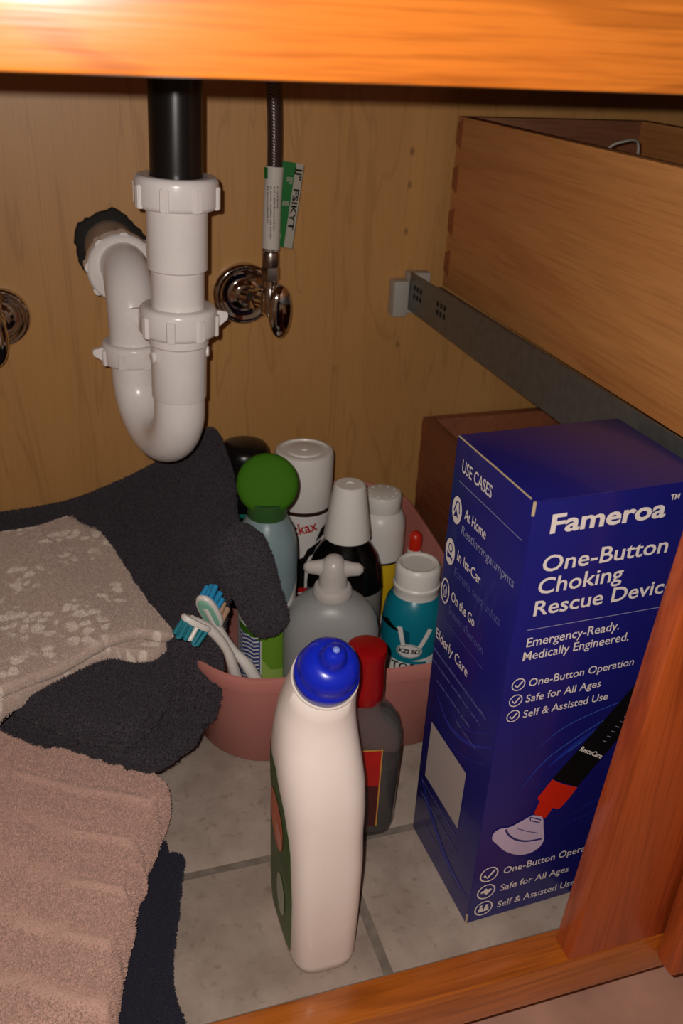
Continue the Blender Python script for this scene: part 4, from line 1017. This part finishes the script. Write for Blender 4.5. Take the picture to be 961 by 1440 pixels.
# rosy tan ribbed towel
t = thing('towel', (-.03, .45, .012), 'rosy tan ribbed towel folded at the front of the pile', 'towel')
rd = Vector((.107, -.059)).normalized(); rn = Vector((-rd.y, rd.x))
def tan_top(x, y):
    s = (Vector((x + .066, y - .561))).dot(rn)
    ph = s / .0385
    w_ = abs(((ph % 1) - .5)) * 2
    return .061 + .0032 * w_ ** 3 + .0025 * noise3((x, y, 0), 26) + .010 * max(0, min(1, (-.01 - x) / .12))
ol = [(-.13, .68), (-.066, .638), (-.012, .585), (.030, .552), (.049, .538), (.0545, .528), (.051, .512), (.043, .494), (.036, .478), (.030, .466), (.027, .452), (.019, .437), (.015, .418), (.009, .402), (.004, .385), (-.001, .368), (-.004, .352), (-.009, .341), (-.05, .343), (-.13, .342)]
s_ = finish('towel_cloth', pillow_mesh('towel_cloth', ol, tan_top, lambda x, y: .0125, .016, 26, 7, .003), M['tanterry'], t)
def tan_keep(p, n):
    sd = (p[:, 0] + .066) * rn.x + (p[:, 1] - .561) * rn.y
    w_ = np.abs(((sd / .0385) % 1) - .5) * 2
    return (n[:, 2] > -.3) * np.clip(1.0 - (w_ - .6) / .25, .12, 1.0)
pile(t, s_, M['tanterry'], 150000, .0018, .0004, tan_keep)

# charcoal folded towel: two layers, resting on the tan one
t = thing('towel', (.03, .66, .02), 'charcoal towel folded in two layers under the patterned fleece', 'towel')
def P2(l, z): return [tuple(atz(px, py, z)[:2]) for px, py in l]
z1 = .086
ol1 = P2([(-60, 985), (0, 1003), (60, 1024), (120, 1043), (180, 1060), (215, 1066), (245, 1052), (272, 1028), (288, 1000), (293, 965), (288, 935), (268, 908), (200, 892), (100, 888), (-60, 900)], z1)
m1 = pillow_mesh('fold', ol1, lambda x, y: z1 + .004 * noise3((x, y, 0), 22, 3) + .012 * max(0, min(1, (y - .60) / .15)), lambda x, y: .066 if y < .58 else .045, .011, 16, 7, .003, seed=2)
z2 = .112
ol2 = P2([(-60, 945), (0, 972), (60, 1000), (120, 1018), (170, 1024), (205, 1008), (232, 975), (246, 935), (247, 905), (228, 880), (160, 868), (60, 866), (-60, 874)], z2)
m2 = pillow_mesh('fold', ol2, lambda x, y: z2 + .003 * noise3((x, y, 0), 25, 7) + .01 * max(0, min(1, (y - .58) / .15)), lambda x, y: .088, .011, 16, 7, .003, seed=5)
s_ = finish('towel_cloth', join('towel_cloth', [m1, m2]), M['charcoal'], t)
pile(t, s_, M['charcoal'], 110000, .0020, .00045, upside)

# charcoal towel heaped against the wall and over the bin's edge
t = thing('towel', (.09, .77, .02), 'big charcoal towel heaped against back wall and over bin edge', 'towel')
G = [ # rows from the wall to the front: (px, py, depth)
    [(-70, 800, .895), (0, 790, .897), (90, 775, .897), (150, 760, .897), (200, 745, .897), (250, 735, .895), (282, 725, .885), (296, 740, .868), (302, 765, .85)],
    [(-70, 735, .885), (0, 724, .885), (90, 710, .88), (150, 688, .87), (200, 664, .862), (250, 636, .85), (294, 607, .825), (316, 642, .795), (328, 690, .770)],
    [(-70, 750, .85), (0, 742, .85), (90, 722, .845), (150, 705, .83), (205, 690, .815), (255, 668, .80), (300, 640, .780), (322, 680, .752), (333, 722, .730)],
    [(-70, 790, .80), (0, 785, .80), (95, 770, .79), (155, 765, .77), (210, 755, .755), (262, 735, .74), (305, 718, .72), (326, 740, .70), (338, 752, .685)],
    [(-70, 850, .74), (0, 845, .74), (100, 835, .735), (160, 825, .715), (215, 815, .70), (265, 800, .685), (300, 785, .665), (320, 785, .65), (334, 790, .642)],
    [(-70, 900, .68), (0, 895, .68), (100, 890, .675), (165, 885, .665), (222, 872, .655), (262, 858, .640), (292, 850, .632), (310, 848, .630), (322, 850, .630)],
    [(-70, 930, .65), (0, 925, .65), (105, 918, .645), (170, 912, .635), (226, 902, .625), (262, 900, .612), (288, 896, .602), (304, 902, .596), (313, 918, .590)],
    [(-70, 960, .63), (0, 955, .63), (105, 950, .62), (170, 945, .612), (232, 945, .602), (266, 952, .590), (290, 962, .582), (300, 968, .578), (305, 968, .576)],
    [(-70, 985, .60), (0, 980, .60), (105, 985, .595), (170, 990, .585), (232, 1000, .572), (262, 1012, .562), (282, 1016, .560), (290, 1012, .560), (296, 1006, .560)],
]
GR = [[at(*p) for p in row] for row in G]
for i, (yy, zz) in zip((5, 6, 7, 8), ((.705, .105), (.692, .075), (.686, .045), (.682, .018))):     # behind the folded towel it hangs to the floor
    for j in range(4): GR[i][j] = Vector((GR[4][j].x, yy, zz))
rows_ = [catmull(r, 7) for r in GR]
cols_ = [catmull([rows_[i][j] for i in range(len(rows_))], 7) for j in range(len(rows_[0]))]
nc, nr_ = len(cols_), len(cols_[0]); vv = []; ff = []
for i in range(nr_):
    for j in range(nc):
        p = cols_[j][i]
        vv.append(p + Vector((0, -.003, .002)) * noise3(p, 35, 1) * 1.3)
for i in range(nr_ - 1):
    for j in range(nc - 1): ff.append((i * nc + j, i * nc + j + 1, (i + 1) * nc + j + 1, (i + 1) * nc + j))
bm = bmesh.new(); bm.from_mesh(pydata('x', vv, ff))
bmesh.ops.recalc_face_normals(bm, faces=bm.faces)
if sum((f.normal.z - f.normal.y) * f.calc_area() for f in bm.faces) < 0: bmesh.ops.reverse_faces(bm, faces=bm.faces)
bmesh.ops.solidify(bm, geom=bm.faces[:], thickness=.007)
s_ = finish('towel_cloth', bm_mesh('towel_cloth', bm), M['charcoal'], t, auto=80)
pile(t, s_, M['charcoal'], 120000, .0020, .00045, lambda p, n: ((n[:, 2] - n[:, 1]) > -.5) * 1.0)
# flap hanging into the bin in front of the green-capped bottle
fo = at(345, 820, .612)
ex = Vector((1, -.12, .05)).normalized(); ez = Vector((.0, .35, 1)).normalized(); en = ex.cross(ez)
def fl2(px, py):
    p = at(px, py, .612); return ((p - fo).x, (p - fo).z)
ol = [fl2(*p) for p in ((306, 790), (318, 762), (338, 749), (360, 752), (376, 768), (386, 800), (392, 830), (397, 857), (388, 872), (368, 882), (350, 877), (338, 858), (328, 838), (312, 818))]
fm = pillow_mesh('flap', ol, lambda x, y: .0075 + .0015 * noise3((x, y, 0), 60, 4), lambda x, y: -.0075, .007, 10, 6, .002, fn=lambda v: fo + ex * v.x + ez * v.y + en * v.z)
f_ = finish('flap', fm, M['charcoal'], t)
pile(t, f_, M['charcoal'], 16000, .0022, .0005)

# patterned taupe fleece
t = thing('fleece_cloth', (.0, .70, .11), 'taupe fleece cloth with pale leaf pattern, folded over the dark towels', 'cloth')
zt = .132
olu = P2([(-70, 770), (0, 748), (50, 733), (92, 722), (112, 722), (130, 733), (156, 764), (182, 800), (208, 838), (230, 866), (241, 880), (232, 889), (200, 889), (165, 899), (130, 913), (80, 936), (30, 960), (0, 974), (-70, 1005)], zt)
oll = P2([(-70, 780), (60, 760), (150, 790), (205, 845), (234, 872), (239, 890), (230, 902), (212, 912), (180, 912), (150, 910), (110, 925), (50, 955), (0, 980), (-70, 1010)], zt - .006)
wv = lambda x, y: .0035 * noise3((x, y, 0), 18, 9) + .002 * math.sin(60 * (x * .9 + y * .5))
mu = pillow_mesh('fold', olu, lambda x, y: zt + wv(x, y), lambda x, y: zt - .011 + wv(x, y), .0055, 22, 7, .0015, seed=1)
ml = pillow_mesh('fold', oll, lambda x, y: zt - .0112 + wv(x, y), lambda x, y: zt - .026, .006, 12, 7, .0015, seed=4)
s_ = finish('cloth_folds', join('cloth_folds', [mu, ml]), M['taupe'], t)
pile(t, s_, M['taupe'], 90000, .0011, .0004, upside)
